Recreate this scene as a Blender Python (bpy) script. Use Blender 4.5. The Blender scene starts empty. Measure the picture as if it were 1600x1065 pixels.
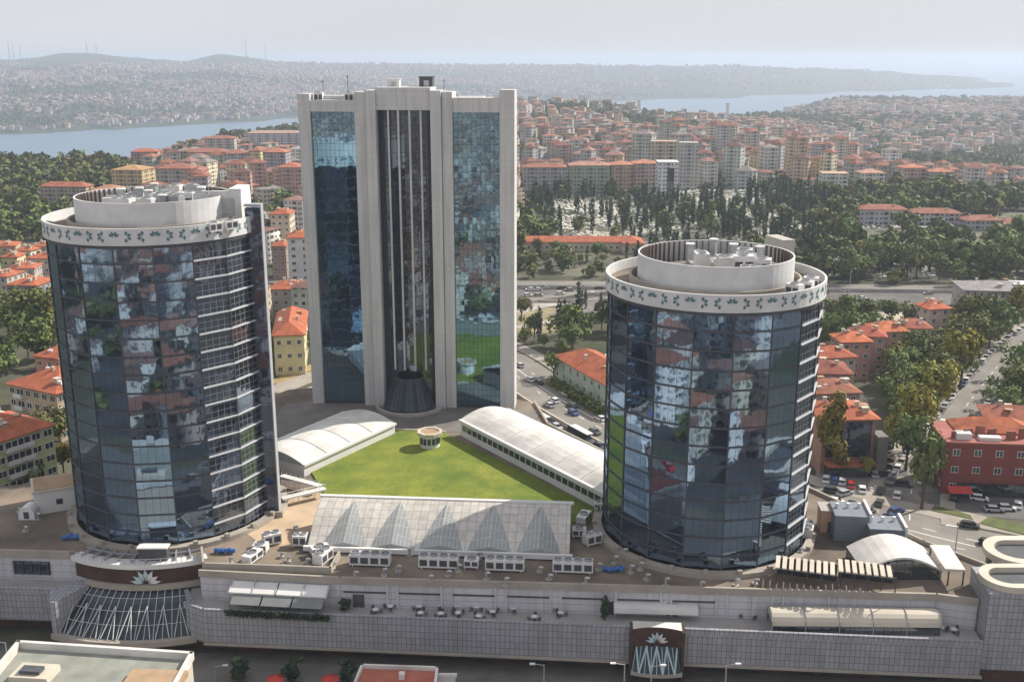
import bpy, math, random
import numpy as np
from math import radians as R_, sin, cos, tan, atan, atan2, pi, sqrt, floor, ceil, hypot

scene = bpy.context.scene
COL = scene.collection

# ------------------------------------------------------------------ camera
CZ = 103.5           # camera height above the street
TILT = R_(15.0)
F = 1655.0           # focal length in photo pixels (photo 1600 wide)
cam = bpy.data.cameras.new('camera'); camo = bpy.data.objects.new('camera', cam)
COL.objects.link(camo); camo.location = (0, 0, CZ); camo.rotation_euler = (R_(90) - TILT, 0, 0)
cam.sensor_width = 36; cam.lens = F / 1600 * 36; cam.clip_start = 1; cam.clip_end = 200000
scene.camera = camo

# ------------------------------------------------------------------ light
SUN_EL, SUN_AZ = 38.0, 59.0      # azimuth clockwise from +Y
w = bpy.data.worlds.new('World'); scene.world = w; w.use_nodes = True
nt = w.node_tree; nt.nodes.clear()
out = nt.nodes.new('ShaderNodeOutputWorld'); bg = nt.nodes.new('ShaderNodeBackground')
sky = nt.nodes.new('ShaderNodeTexSky'); sky.sky_type = 'NISHITA'; sky.sun_disc = False
sky.sun_elevation = R_(SUN_EL); sky.sun_rotation = R_(SUN_AZ)
sky.altitude = 100; sky.air_density = 1.0; sky.dust_density = 3.0; sky.ozone_density = 1.5
tc = nt.nodes.new('ShaderNodeTexCoord'); nz = nt.nodes.new('ShaderNodeTexNoise')
mp = nt.nodes.new('ShaderNodeMapping'); mp.inputs['Scale'].default_value = (1.2, 1.2, 7)
nz.inputs['Scale'].default_value = 2.2; nz.inputs['Detail'].default_value = 5
rp = nt.nodes.new('ShaderNodeMapRange'); rp.inputs['From Min'].default_value = .3; rp.inputs['From Max'].default_value = .7
rp.inputs['To Min'].default_value = .88; rp.inputs['To Max'].default_value = 1.0
mx = nt.nodes.new('ShaderNodeMix'); mx.data_type = 'RGBA'
mx.inputs['B'].default_value = (5.25, 5.3, 5.6, 1)      # thin high overcast veil
nt.links.new(tc.outputs['Generated'], mp.inputs['Vector']); nt.links.new(mp.outputs['Vector'], nz.inputs['Vector'])
nt.links.new(nz.outputs['Fac'], rp.inputs['Value']); nt.links.new(rp.outputs['Result'], mx.inputs['Factor'])
nt.links.new(sky.outputs['Color'], mx.inputs['A']); nt.links.new(mx.outputs['Result'], bg.inputs['Color'])
bg.inputs['Strength'].default_value = 0.10
nt.links.new(bg.outputs['Background'], out.inputs['Surface'])
sl = bpy.data.lights.new('sun', 'SUN'); sl.energy = 5.0; sl.angle = R_(0.6); sl.color = (1, .93, .82)
so = bpy.data.objects.new('sun', sl); COL.objects.link(so)
import mathutils
_d = mathutils.Vector((-sin(R_(SUN_AZ)) * cos(R_(SUN_EL)), -cos(R_(SUN_AZ)) * cos(R_(SUN_EL)), -sin(R_(SUN_EL))))
so.rotation_euler = _d.to_track_quat('-Z', 'Y').to_euler()
scene.view_settings.view_transform = 'Standard'; scene.view_settings.look = 'None'
scene.view_settings.gamma = 1; scene.view_settings.exposure = 0.47
cy = scene.cycles
cy.max_bounces = 6; cy.diffuse_bounces = 3; cy.glossy_bounces = 3; cy.transmission_bounces = 3
cy.volume_bounces = 1; cy.caustics_reflective = False; cy.caustics_refractive = False; cy.sample_clamp_indirect = 6

# ------------------------------------------------------------------ projection helpers
def P(px, py, z=0.0):
    a = TILT + atan((py - 532.5) / F); Y = (CZ - z) / tan(a)
    return ((px - 800) / F * (Y * cos(TILT) + (CZ - z) * sin(TILT)), Y)
def zat(py, Y): return CZ - Y * tan(TILT + atan((py - 532.5) / F))
def xat(px, Y, z): return (px - 800) / F * (Y * cos(TILT) + (CZ - z) * sin(TILT))
def proj(x, y, z):
    dz = CZ - z; d = y * cos(TILT) + dz * sin(TILT)
    if d < 1: return (-9999, -9999)
    return (800 + F * x / d, 532.5 + F * (dz * cos(TILT) - y * sin(TILT)) / d)

# ------------------------------------------------------------------ mesh builder
class MB:
    def __init__(s): s.v = []; s.f = []; s.m = []; s.uv = []; s.has = False
    def face(s, pts, m=0, uv=None):
        i = len(s.v); s.v += [tuple(p) for p in pts]; s.f.append(tuple(range(i, i + len(pts)))); s.m.append(m); s.uv.append(uv)
    def box(s, cx, cy, z0, sx, sy, h, rot=0, m=0, mtop=None):
        c, n = cos(rot), sin(rot)
        q = [(cx + a * c - b * n, cy + a * n + b * c) for a, b in ((-sx/2, -sy/2), (sx/2, -sy/2), (sx/2, sy/2), (-sx/2, sy/2))]
        s.prism(q, z0, z0 + h, m, mtop)
    def prism(s, q, z0, z1, m=0, mtop=None, bottom=True):
        n = len(q)
        for k in range(n):
            a, b = q[k], q[(k + 1) % n]
            s.face([(a[0], a[1], z0), (b[0], b[1], z0), (b[0], b[1], z1), (a[0], a[1], z1)], m)
        s.face([(p[0], p[1], z1) for p in q], m if mtop is None else mtop)
        if bottom: s.face([(p[0], p[1], z0) for p in reversed(q)], m)
    def bar(s, a, b, r, m=0, n=6, r2=None):
        a = mathutils.Vector(a); b = mathutils.Vector(b); d = (b - a).normalized()
        u = d.cross(mathutils.Vector((0, 0, 1)) if abs(d.z) < .95 else mathutils.Vector((1, 0, 0))).normalized(); w_ = d.cross(u)
        r2 = r if r2 is None else r2
        A = [a + (u * cos(2*pi*k/n) + w_ * sin(2*pi*k/n)) * r for k in range(n)]
        B = [b + (u * cos(2*pi*k/n) + w_ * sin(2*pi*k/n)) * r2 for k in range(n)]
        for k in range(n): s.face([A[k], B[k], B[(k+1) % n], A[(k+1) % n]], m)
        s.face(list(reversed(B)), m); s.face(A, m)
    def cyl(s, cx, cy, z0, z1, r, m=0, n=24, mtop=None, a0=0):
        s.prism([(cx + r*cos(a0+2*pi*k/n), cy + r*sin(a0+2*pi*k/n)) for k in range(n)], z0, z1, m, mtop)
    def ring(s, cx, cy, z0, z1, r0, r1, m=0, n=48, a0=0.0, a1=2*pi):
        full = abs(a1 - a0 - 2*pi) < 1e-6
        A = [a0 + (a1 - a0) * k / n for k in range(n + 1)]
        p = lambda r, a, z: (cx + r*cos(a), cy + r*sin(a), z)
        for k in range(n):
            a, b = A[k], A[k+1]
            s.face([p(r1,a,z0), p(r1,b,z0), p(r1,b,z1), p(r1,a,z1)], m)
            s.face([p(r0,b,z0), p(r0,a,z0), p(r0,a,z1), p(r0,b,z1)], m)
            s.face([p(r0,a,z1), p(r1,a,z1), p(r1,b,z1), p(r0,b,z1)], m)
            s.face([p(r1,a,z0), p(r0,a,z0), p(r0,b,z0), p(r1,b,z0)], m)
        if not full:
            s.face([p(r0,a0,z0), p(r1,a0,z0), p(r1,a0,z1), p(r0,a0,z1)], m)
            s.face([p(r1,a1,z0), p(r0,a1,z0), p(r0,a1,z1), p(r1,a1,z1)], m)
    def hip(s, cx, cy, z, sx, sy, h, rot=0, over=.6, m=0, msof=None, gable=False):
        c, n = cos(rot), sin(rot); X, Y = sx/2 + over, sy/2 + over
        g = lambda a, b, zz: (cx + a*c - b*n, cy + a*n + b*c, zz)
        t = .25
        e = [g(-X,-Y,z), g(X,-Y,z), g(X,Y,z), g(-X,Y,z)]; e2 = [(p[0],p[1],p[2]+t) for p in e]
        for k in range(4): s.face([e[k], e[(k+1)%4], e2[(k+1)%4], e2[k]], m if msof is None else msof)
        s.face(list(reversed(e)), m if msof is None else msof)
        if sx >= sy:
            r = 0 if gable else Y; a, b = g(-X + r if not gable else -X, 0, z+t+h), g(X - r if not gable else X, 0, z+t+h)
            if not gable and X <= Y + .01: a = b = g(0,0,z+t+h)
            s.face([e2[0], e2[1], b, a], m); s.face([e2[2], e2[3], a, b], m); s.face([e2[1], e2[2], b], m); s.face([e2[3], e2[0], a], m)
        else:
            r = X; a, b = g(0, -Y + (0 if gable else r), z+t+h), g(0, Y - (0 if gable else r), z+t+h)
            s.face([e2[1], e2[2], b, a], m); s.face([e2[3], e2[0], a, b], m); s.face([e2[0], e2[1], a], m); s.face([e2[2], e2[3], b], m)
    def build(s, name, mats, parent=None, smooth=False, off=None):
        if not isinstance(mats, (list, tuple)): mats = [mats]
        ox = oy = oz = 0.0
        if off: ox, oy, oz = off
        p = parent
        while p is not None: ox += p.location[0]; oy += p.location[1]; oz += p.location[2]; p = p.parent
        me = bpy.data.meshes.new(name)
        me.from_pydata([(a-ox, b-oy, c-oz) for a, b, c in s.v], [], s.f)
        for m_ in mats: me.materials.append(m_)
        me.polygons.foreach_set('material_index', s.m)
        ul = me.uv_layers.new(name='UVMap'); uv = []
        for f, given in zip(s.f, s.uv):
            if given: uv += [c for q in given for c in q]; continue
            a, b, c = s.v[f[0]], s.v[f[1]], s.v[f[2]]
            nx = (b[1]-a[1])*(c[2]-a[2]) - (b[2]-a[2])*(c[1]-a[1]); ny = (b[2]-a[2])*(c[0]-a[0]) - (b[0]-a[0])*(c[2]-a[2]); nz_ = (b[0]-a[0])*(c[1]-a[1]) - (b[1]-a[1])*(c[0]-a[0])
            hn = hypot(nx, ny)
            if hn > abs(nz_) * .6:
                tx, ty = -ny/hn, nx/hn
                for i in f: q = s.v[i]; uv += [(q[0]-a[0])*tx + (q[1]-a[1])*ty, q[2]-oz]
            else:
                for i in f: q = s.v[i]; uv += [q[0]-ox, q[1]-oy]
        ul.data.foreach_set('uv', uv)
        if smooth: me.polygons.foreach_set('use_smooth', [True]*len(s.f))
        me.update()
        o = bpy.data.objects.new(name, me); COL.objects.link(o)
        if parent is not None: o.parent = parent
        elif off: o.location = off
        return o

def tag(o, label=None, cat=None, group=None, kind=None):
    if label: o['label'] = label
    if cat: o['category'] = cat
    if group: o['group'] = group
    if kind: o['kind'] = kind
    return o
def empty(name, loc, label, cat, group=None, rz=0):
    o = bpy.data.objects.new(name, None); COL.objects.link(o); o.location = loc; o.rotation_euler = (0, 0, rz)
    return tag(o, label, cat, group)
def copy_tree(root, loc, rz=0, label=None, group=None, color=None, scale=None, cat=None):
    r = root.copy(); COL.objects.link(r); r.location = loc; r.rotation_euler = (0, 0, rz)
    if scale: r.scale = scale if isinstance(scale, tuple) else (scale,)*3
    if color: r.color = color
    tag(r, label, cat, group)
    for ch in root.children:
        c = ch.copy(); COL.objects.link(c); c.parent = r
        if color: c.color = color
        for g in ch.children:
            d = g.copy(); COL.objects.link(d); d.parent = c
            if color: d.color = color
    return r

# ------------------------------------------------------------------ materials
def _n(t, k, **kw):
    n = t.nodes.new(k)
    for a, b in kw.items():
        if a in n.inputs: n.inputs[a].default_value = b
        else: setattr(n, a, b)
    return n
def math_(t, op, a, b=None, c=None):
    n = t.nodes.new('ShaderNodeMath'); n.operation = op
    for i, x in enumerate((a, b, c)):
        if x is None: continue
        if isinstance(x, (int, float)): n.inputs[i].default_value = x
        else: t.links.new(x, n.inputs[i])
    return n.outputs[0]
def mixc(t, f, a, b, mode='MIX'):
    n = t.nodes.new('ShaderNodeMix'); n.data_type = 'RGBA'; n.blend_type = mode
    for i, x in (('Factor', f), ('A', a), ('B', b)):
        if isinstance(x, (int, float)): n.inputs[i].default_value = x
        elif isinstance(x, tuple): n.inputs[i].default_value = x if len(x) == 4 else x + (1,)
        else: t.links.new(x, n.inputs[i])
    return n.outputs['Result']
def base(name):
    m = bpy.data.materials.new(name); m.use_nodes = True; t = m.node_tree
    return m, t, t.nodes['Principled BSDF']
def noise(t, scale, detail=4, coord='pos', stretch=None, rough=.55):
    n = _n(t, 'ShaderNodeTexNoise', Scale=scale, Detail=detail, Roughness=rough)
    if coord == 'pos': src = t.nodes.new('ShaderNodeNewGeometry').outputs['Position']
    else: src = t.nodes.new('ShaderNodeTexCoord').outputs['Object']
    if stretch:
        mpp = t.nodes.new('ShaderNodeMapping'); mpp.inputs['Scale'].default_value = stretch; t.links.new(src, mpp.inputs['Vector']); src = mpp.outputs['Vector']
    t.links.new(src, n.inputs['Vector']); return n.outputs['Fac']
def remap(t, x, a, b, c, d):
    n = _n(t, 'ShaderNodeMapRange'); t.links.new(x, n.inputs['Value'])
    for k, v in zip(('From Min', 'From Max', 'To Min', 'To Max'), (a, b, c, d)): n.inputs[k].default_value = v
    return n.outputs['Result']
def mat(name, col, rough=.8, var=.18, scale=.25, spec=.3, metal=0, col2=None, detail=5, bump=0, bscale=None):
    m, t, b = base(name)
    f = remap(t, noise(t, scale, detail), .3, .7, 0, 1)
    c1 = tuple(x*(1-var) for x in col); c2 = col2 or tuple(min(1, x*(1+var)) for x in col)
    t.links.new(mixc(t, f, c1, c2), b.inputs['Base Color'])
    b.inputs['Roughness'].default_value = rough; b.inputs['Specular IOR Level'].default_value = spec; b.inputs['Metallic'].default_value = metal
    if bump:
        bn = _n(t, 'ShaderNodeBump', Strength=bump, Distance=.3); t.links.new(noise(t, bscale or scale*6, 4), bn.inputs['Height']); t.links.new(bn.outputs['Normal'], b.inputs['Normal'])
    return m
def uvsep(t):
    u = t.nodes.new('ShaderNodeUVMap'); s = t.nodes.new('ShaderNodeSeparateXYZ'); t.links.new(u.outputs['UV'], s.inputs[0]); return s.outputs[0], s.outputs[1]
def band(t, x, period, lo, hi, shift=0.0):
    """1 where fract((x+shift)/period) in lo..hi"""
    f = math_(t, 'FRACT', math_(t, 'DIVIDE', math_(t, 'ADD', x, shift), period))
    return math_(t, 'MULTIPLY', math_(t, 'GREATER_THAN', f, lo), math_(t, 'LESS_THAN', f, hi))
def gridmat(name, col, line, px_, py_, wl, rough=.6, var=.12, metal=0, spec=.4, tilevar=.0):
    """tiled cladding: joints drawn by the UV in metres"""
    m, t, b = base(name); u, v = uvsep(t)
    l = math_(t, 'MAXIMUM', band(t, u, px_, 0, wl/px_), band(t, v, py_, 0, wl/py_))
    f = remap(t, noise(t, .12, 5), .3, .7, 0, 1)
    c = mixc(t, f, tuple(x*(1-var) for x in col), tuple(min(1, x*(1+var)) for x in col))
    if tilevar:
        wn = _n(t, 'ShaderNodeTexWhiteNoise'); cb = t.nodes.new('ShaderNodeCombineXYZ')
        t.links.new(math_(t, 'FLOOR', math_(t, 'DIVIDE', u, px_)), cb.inputs[0]); t.links.new(math_(t, 'FLOOR', math_(t, 'DIVIDE', v, py_)), cb.inputs[1])
        t.links.new(cb.outputs[0], wn.inputs['Vector'])
        c = mixc(t, 1.0, c, mixc(t, wn.outputs['Value'], (1-tilevar,)*3, (1+tilevar*.3,)*3), 'MULTIPLY')
    st = remap(t, noise(t, .9, 4, stretch=(1, 1, .07)), .42, .68, 0, .22)      # rain streaks
    c = mixc(t, st, mixc(t, l, c, line), (.13,.12,.11))
    t.links.new(c, b.inputs['Base Color'])
    b.inputs['Roughness'].default_value = rough; b.inputs['Metallic'].default_value = metal; b.inputs['Specular IOR Level'].default_value = spec
    return m
def facade(name, kind, win=(3.0, .28, .72, 3.0, .33, .76), flat=False):
    """plaster wall with windows by UV metres; wall colour from object colour or attribute"""
    m, t, b = base(name); u, v = uvsep(t)
    if kind == 'object': c = t.nodes.new('ShaderNodeObjectInfo').outputs['Color']
    else:
        a = t.nodes.new('ShaderNodeAttribute'); a.attribute_name = 'Col'; c = a.outputs['Color']
    c = mixc(t, 1.0, c, mixc(t, remap(t, noise(t, .18, 5), .3, .7, 0, 1), (.78,.77,.76), (1.1,1.09,1.08)), 'MULTIPLY')
    wu = band(t, u, win[0], win[1], win[2]); wv = band(t, v, win[3], win[4], win[5])
    wm = math_(t, 'MULTIPLY', wu, wv)
    bal = math_(t, 'MULTIPLY', band(t, u, win[0]*3, .66, .98), band(t, v, win[3], .30, .88))
    wm = math_(t, 'MAXIMUM', wm, bal)
    wn = _n(t, 'ShaderNodeTexWhiteNoise'); cb = t.nodes.new('ShaderNodeCombineXYZ')
    t.links.new(math_(t, 'FLOOR', math_(t, 'DIVIDE', u, win[0])), cb.inputs[0]); t.links.new(math_(t, 'FLOOR', math_(t, 'DIVIDE', v, win[3])), cb.inputs[1]); t.links.new(cb.outputs[0], wn.inputs['Vector'])
    g = mixc(t, wn.outputs['Value'], (.02,.025,.035), (.16,.16,.16))
    slab = band(t, v, win[3], 0, .07)
    c = mixc(t, slab, c, mixc(t, 1.0, c, (.8,.8,.8), 'MULTIPLY'))
    t.links.new(mixc(t, wm, c, g), b.inputs['Base Color'])
    t.links.new(remap(t, wm, 0, 1, .85, .25), b.inputs['Roughness']); b.inputs['Specular IOR Level'].default_value = .4
    return m
def roofmat(name, kind=None, col=(.42,.13,.06)):
    m, t, b = base(name)
    if kind == 'object': c = t.nodes.new('ShaderNodeObjectInfo').outputs['Color']
    elif kind == 'attr':
        a = t.nodes.new('ShaderNodeAttribute'); a.attribute_name = 'Col'; c = a.outputs['Color']
    else: c = mixc(t, 0.0, col, col)
    f = remap(t, noise(t, .35, 6, rough=.7), .32, .68, 0, 1)
    c = mixc(t, 1.0, c, mixc(t, f, (.62,.6,.6), (1.25,1.2,1.15)), 'MULTIPLY')
    if kind != 'attr':
        u, v = uvsep(t); c = mixc(t, math_(t, 'MULTIPLY', band(t, v, .45, 0, .25), .35), c, (.1,.05,.04))
    t.links.new(c, b.inputs['Base Color']); b.inputs['Roughness'].default_value = .9; b.inputs['Specular IOR Level'].default_value = .2
    return m
def leafmat(name, c1, c2, hv=.03):
    m, t, b = base(name)
    oi = t.nodes.new('ShaderNodeObjectInfo')
    f = remap(t, noise(t, .35, 4), .35, .65, 0, 1)
    c = mixc(t, f, c1, c2)
    hs = t.nodes.new('ShaderNodeHueSaturation')
    t.links.new(math_(t, 'ADD', math_(t, 'MULTIPLY', oi.outputs['Random'], hv*2), .5-hv), hs.inputs['Hue'])
    t.links.new(math_(t, 'ADD', math_(t, 'MULTIPLY', oi.outputs['Random'], .5), .8), hs.inputs['Value'])
    t.links.new(c, hs.inputs['Color']); t.links.new(hs.outputs['Color'], b.inputs['Base Color'])
    b.inputs['Roughness'].default_value = .75; b.inputs['Specular IOR Level'].default_value = .15
    return m
def glassmat(name, tint, dark, pu=1.35, pv=1.7, wl=.08, fac=.75, line=(.03,.035,.04), rough=.03, wav=.02):
    """coated mirror glass with mullions by UV metres"""
    m, t, b = base(name); u, v = uvsep(t)
    l = math_(t, 'MAXIMUM', band(t, u, pu, 0, wl/pu), band(t, v, pv, 0, wl/pv))
    g = _n(t, 'ShaderNodeBsdfGlossy', Roughness=rough); g.inputs['Color'].default_value = tint + (1,)
    bn = _n(t, 'ShaderNodeBump', Strength=1.0, Distance=wav)
    t.links.new(noise(t, .5, 1.0), bn.inputs['Height']); t.links.new(bn.outputs['Normal'], g.inputs['Normal'])
    wn = _n(t, 'ShaderNodeTexWhiteNoise'); cb = t.nodes.new('ShaderNodeCombineXYZ')
    t.links.new(math_(t, 'FLOOR', math_(t, 'DIVIDE', u, pu)), cb.inputs[0]); t.links.new(math_(t, 'FLOOR', math_(t, 'DIVIDE', v, pv)), cb.inputs[1]); t.links.new(cb.outputs[0], wn.inputs['Vector'])
    b.inputs['Roughness'].default_value = .4; b.inputs['Specular IOR Level'].default_value = .2
    r = remap(t, wn.outputs['Value'], 0, 1, .5, 1.6)
    cc = mixc(t, 1.0, dark, mixc(t, wn.outputs['Value'], (.5,.5,.5), (1.7,1.7,1.7)), 'MULTIPLY')
    t.links.new(mixc(t, l, cc, line), b.inputs['Base Color'])
    ms = t.nodes.new('ShaderNodeMixShader')
    t.links.new(math_(t, 'MULTIPLY', math_(t, 'SUBTRACT', 1.0, l), fac), ms.inputs[0])
    t.links.new(b.outputs[0], ms.inputs[1]); t.links.new(g.outputs[0], ms.inputs[2])
    t.links.new(ms.outputs[0], t.nodes['Material Output'].inputs['Surface'])
    return m

M = {}
M['asphalt'] = mat('asphalt', (.11,.105,.10), .9, .3, .06, bump=.2, bscale=3)
M['asphalt2'] = mat('worn_asphalt', (.20,.185,.165), .9, .22, .08)
M['pave'] = mat('paving', (.30,.27,.235), .9, .2, .15)
M['concrete'] = mat('concrete', (.36,.34,.31), .85, .2, .1)
M['concrete_d'] = mat('dark_concrete', (.16,.15,.14), .85, .2, .2)
M['slat'] = mat('brown_slat', (.17,.135,.115), .8, .15, .3)
M['deck'] = mat('roof_gravel', (.115,.098,.082), .95, .28, .09, col2=(.25,.20,.155), bump=.3, bscale=2)
M['deckt'] = mat('terrace_tile', (.33,.31,.30), .8, .15, .2)
M['white'] = mat('white_paint', (.66,.65,.64), .5, .08, .15)
M['drum'] = mat('shade_greyed_white_sheet', (.60,.605,.605), .6, .10, .3)  # white of drum and frieze, greyed in its colour to stand for shade
M['ledge'] = mat('pale_aluminium', (.50,.51,.53), .5, .1, .3)
M['white2'] = mat('white_membrane', (.62,.60,.565), .55, .2, .2)
M['cream'] = mat('cream_plaster', (.52,.47,.39), .7, .12, .15)
M['stone'] = gridmat('pillar_cladding', (.58,.575,.565), (.42,.415,.405), 1.3, 1.65, .05, .6, .06)
M['panel'] = gridmat('wall_tile', (.34,.345,.375), (.11,.11,.135), .82, 1.22, .085, .45, .12, tilevar=.12)
M['wallw'] = gridmat('white_wall_cladding', (.53,.525,.555), (.27,.27,.30), 9.0, 1.35, .10, .55, .12)
M['coping'] = mat('coping_stone', (.34,.305,.265), .8, .15, .2)
M['recess'] = mat('brown_granite', (.065,.036,.028), .5, .35, .25)
M['darkglass'] = glassmat('dark_glass', (.35,.40,.45), (.02,.025,.03), 1.5, 2.0, .08, .5)
M['darkglass2'] = glassmat('tinted_canopy_glass', (.30,.36,.42), (.02,.03,.04), 1.5, 2.0, .06, .07)
M['sage'] = mat('grey_fabric', (.19,.20,.20), .9, .1, .5)
M['metal'] = mat('grey_metal', (.42,.43,.45), .45, .12, .6, metal=.5)
M['metald'] = mat('dark_metal', (.07,.075,.085), .5, .2, .6)
M['bluegrey'] = gridmat('blue_grey_louvre', (.22,.25,.29), (.08,.09,.10), 30.0, .42, .1, .5, .1)
M['glassA'] = glassmat('tower_glass', (.265,.385,.55), (.003,.007,.016), 1.36, 3.4, .045, .82, wav=.008)
M['glassB'] = glassmat('tower_glass_banded', (.30,.38,.49), (.006,.010,.020), 1.32, 1.15, .12, .45, line=(.16,.17,.19))
M['glassT'] = glassmat('tall_tower_glass', (.26,.43,.57), (.004,.011,.022), 1.13, 1.62, .06, .80, wav=.008, line=(.02,.035,.05))
M['glassC'] = glassmat('tall_tower_dark_glass', (.17,.21,.27), (.007,.009,.013), 1.2, 3.3, .08, .6)
M['finD'] = glassmat('fin_dark_glass', (.16,.19,.27), (.012,.016,.03), 2.2, 3.4, .06, .5)
M['atrium'] = gridmat('atrium_glazing', (.56,.52,.475), (.30,.29,.28), 1.55, 2.3, .12, .25, .10, spec=.6, tilevar=.16)
M['atriumd'] = gridmat('atrium_dormer_glass', (.27,.29,.29), (.42,.42,.41), .75, 2.3, .12, .2, .12, spec=.7)
M['green'] = mat('teal_enamel', (.10,.19,.21), .5, .1, 1)
M['ltblue'] = mat('pale_blue_enamel', (.42,.55,.58), .4, .1, 1)
M['red'] = mat('red_enamel', (.45,.05,.04), .5, .1, 1)
M['blue'] = mat('blue_cover', (.04,.12,.35), .6, .2, 1)
M['brownroof'] = mat('tan_roof', (.36,.25,.16), .9, .2, .3)
M['trunk'] = mat('bark', (.10,.075,.05), .9, .2, 1)
M['leaf'] = leafmat('leaves', (.075,.105,.033), (.165,.19,.060))
M['leafy'] = leafmat('yellow_green_leaves', (.14,.14,.028), (.25,.22,.04), .015)
M['leafd'] = leafmat('cypress_leaves', (.024,.042,.026), (.055,.080,.042), .01)
M['fac'] = facade('apartment_facade', 'object')
M['facA'] = facade('apartment_facade_far', 'attr')
M['roof'] = roofmat('clay_tile_roof', 'object')
M['roofN'] = roofmat('clay_tiles', None, (.40,.13,.07))
M['roofA'] = roofmat('clay_tiles_far', 'attr')
M['carpaint'] = None
m, t, b = base('car_paint'); t.links.new(t.nodes.new('ShaderNodeObjectInfo').outputs['Color'], b.inputs['Base Color'])
b.inputs['Roughness'].default_value = .3; b.inputs['Coat Weight'].default_value = .6; M['carpaint'] = m
m, t, b = base('plaster'); oi = t.nodes.new('ShaderNodeObjectInfo')
c = mixc(t, 1.0, oi.outputs['Color'], mixc(t, remap(t, noise(t, .25, 6), .3, .7, 0, 1), (.8,.78,.76), (1.1,1.1,1.08)), 'MULTIPLY')
t.links.new(c, b.inputs['Base Color']); b.inputs['Roughness'].default_value = .85; M['plaster'] = m
m, t, b = base('car_glass'); b.inputs['Base Color'].default_value = (.015,.018,.02,1); b.inputs['Roughness'].default_value = .08; M['carglass'] = m
m, t, b = base('rubber'); b.inputs['Base Color'].default_value = (.015,.015,.015,1); M['rubber'] = m
m, t, b = base('window_glass'); b.inputs['Base Color'].default_value = (.03,.04,.05,1); b.inputs['Roughness'].default_value = .12; b.inputs['Specular IOR Level'].default_value = .8; M['winglass'] = m

# lawn
m, t, b = base('lawn_grass')
f1 = remap(t, noise(t, .11, 7, rough=.7), .36, .64, 0, 1); f2 = remap(t, noise(t, 1.2, 5, rough=.7), .3, .7, 0, 1)
c = mixc(t, f1, (.085,.140,.007), (.25,.265,.026)); c = mixc(t, math_(t, 'MULTIPLY', f2, .55), c, (.06,.105,.008))
t.links.new(c, b.inputs['Base Color']); b.inputs['Roughness'].default_value = .9
bn = _n(t, 'ShaderNodeBump', Strength=.6, Distance=.1); t.links.new(noise(t, 6, 3), bn.inputs['Height']); t.links.new(bn.outputs['Normal'], b.inputs['Normal']); M['lawn'] = m

# land
m, t, b = base('land')
f1 = remap(t, noise(t, .012, 8, rough=.65), .42, .58, 0, 1); f2 = remap(t, noise(t, .09, 6, rough=.7), .35, .65, 0, 1)
c = mixc(t, remap(t, noise(t, .03, 6), .45, .6, 0, .6), c, (.05,.065,.03))
far = remap(t, noise(t, .0016, 6, rough=.6), .42, .56, 0, 1)
c = mixc(t, f1, (.035,.046,.022), (.13,.12,.10)); c = mixc(t, math_(t, 'MULTIPLY', f2, .5), c, (.075,.085,.045))
c2 = mixc(t, remap(t, noise(t, .02, 6, rough=.8), .4, .6, 0, 1), (.025,.038,.024), (.085,.08,.065))
ge = t.nodes.new('ShaderNodeNewGeometry'); sp = t.nodes.new('ShaderNodeSeparateXYZ'); t.links.new(ge.outputs['Position'], sp.inputs[0])
c = mixc(t, remap(t, sp.outputs[1], 700, 1300, 0, 1), c, mixc(t, far, c2, (.055,.07,.035)))
t.links.new(c, b.inputs['Base Color']); b.inputs['Roughness'].default_value = .95; b.inputs['Specular IOR Level'].default_value = .1; M['land'] = m
# water
m, t, b = base('water')
b.inputs['Base Color'].default_value = (.07,.14,.21,1); b.inputs['Roughness'].default_value = .28; b.inputs['IOR'].default_value = 1.33
bn = _n(t, 'ShaderNodeBump', Strength=.35, Distance=1.0); t.links.new(noise(t, .04, 6), bn.inputs['Height']); t.links.new(bn.outputs['Normal'], b.inputs['Normal']); M['water'] = m

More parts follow.
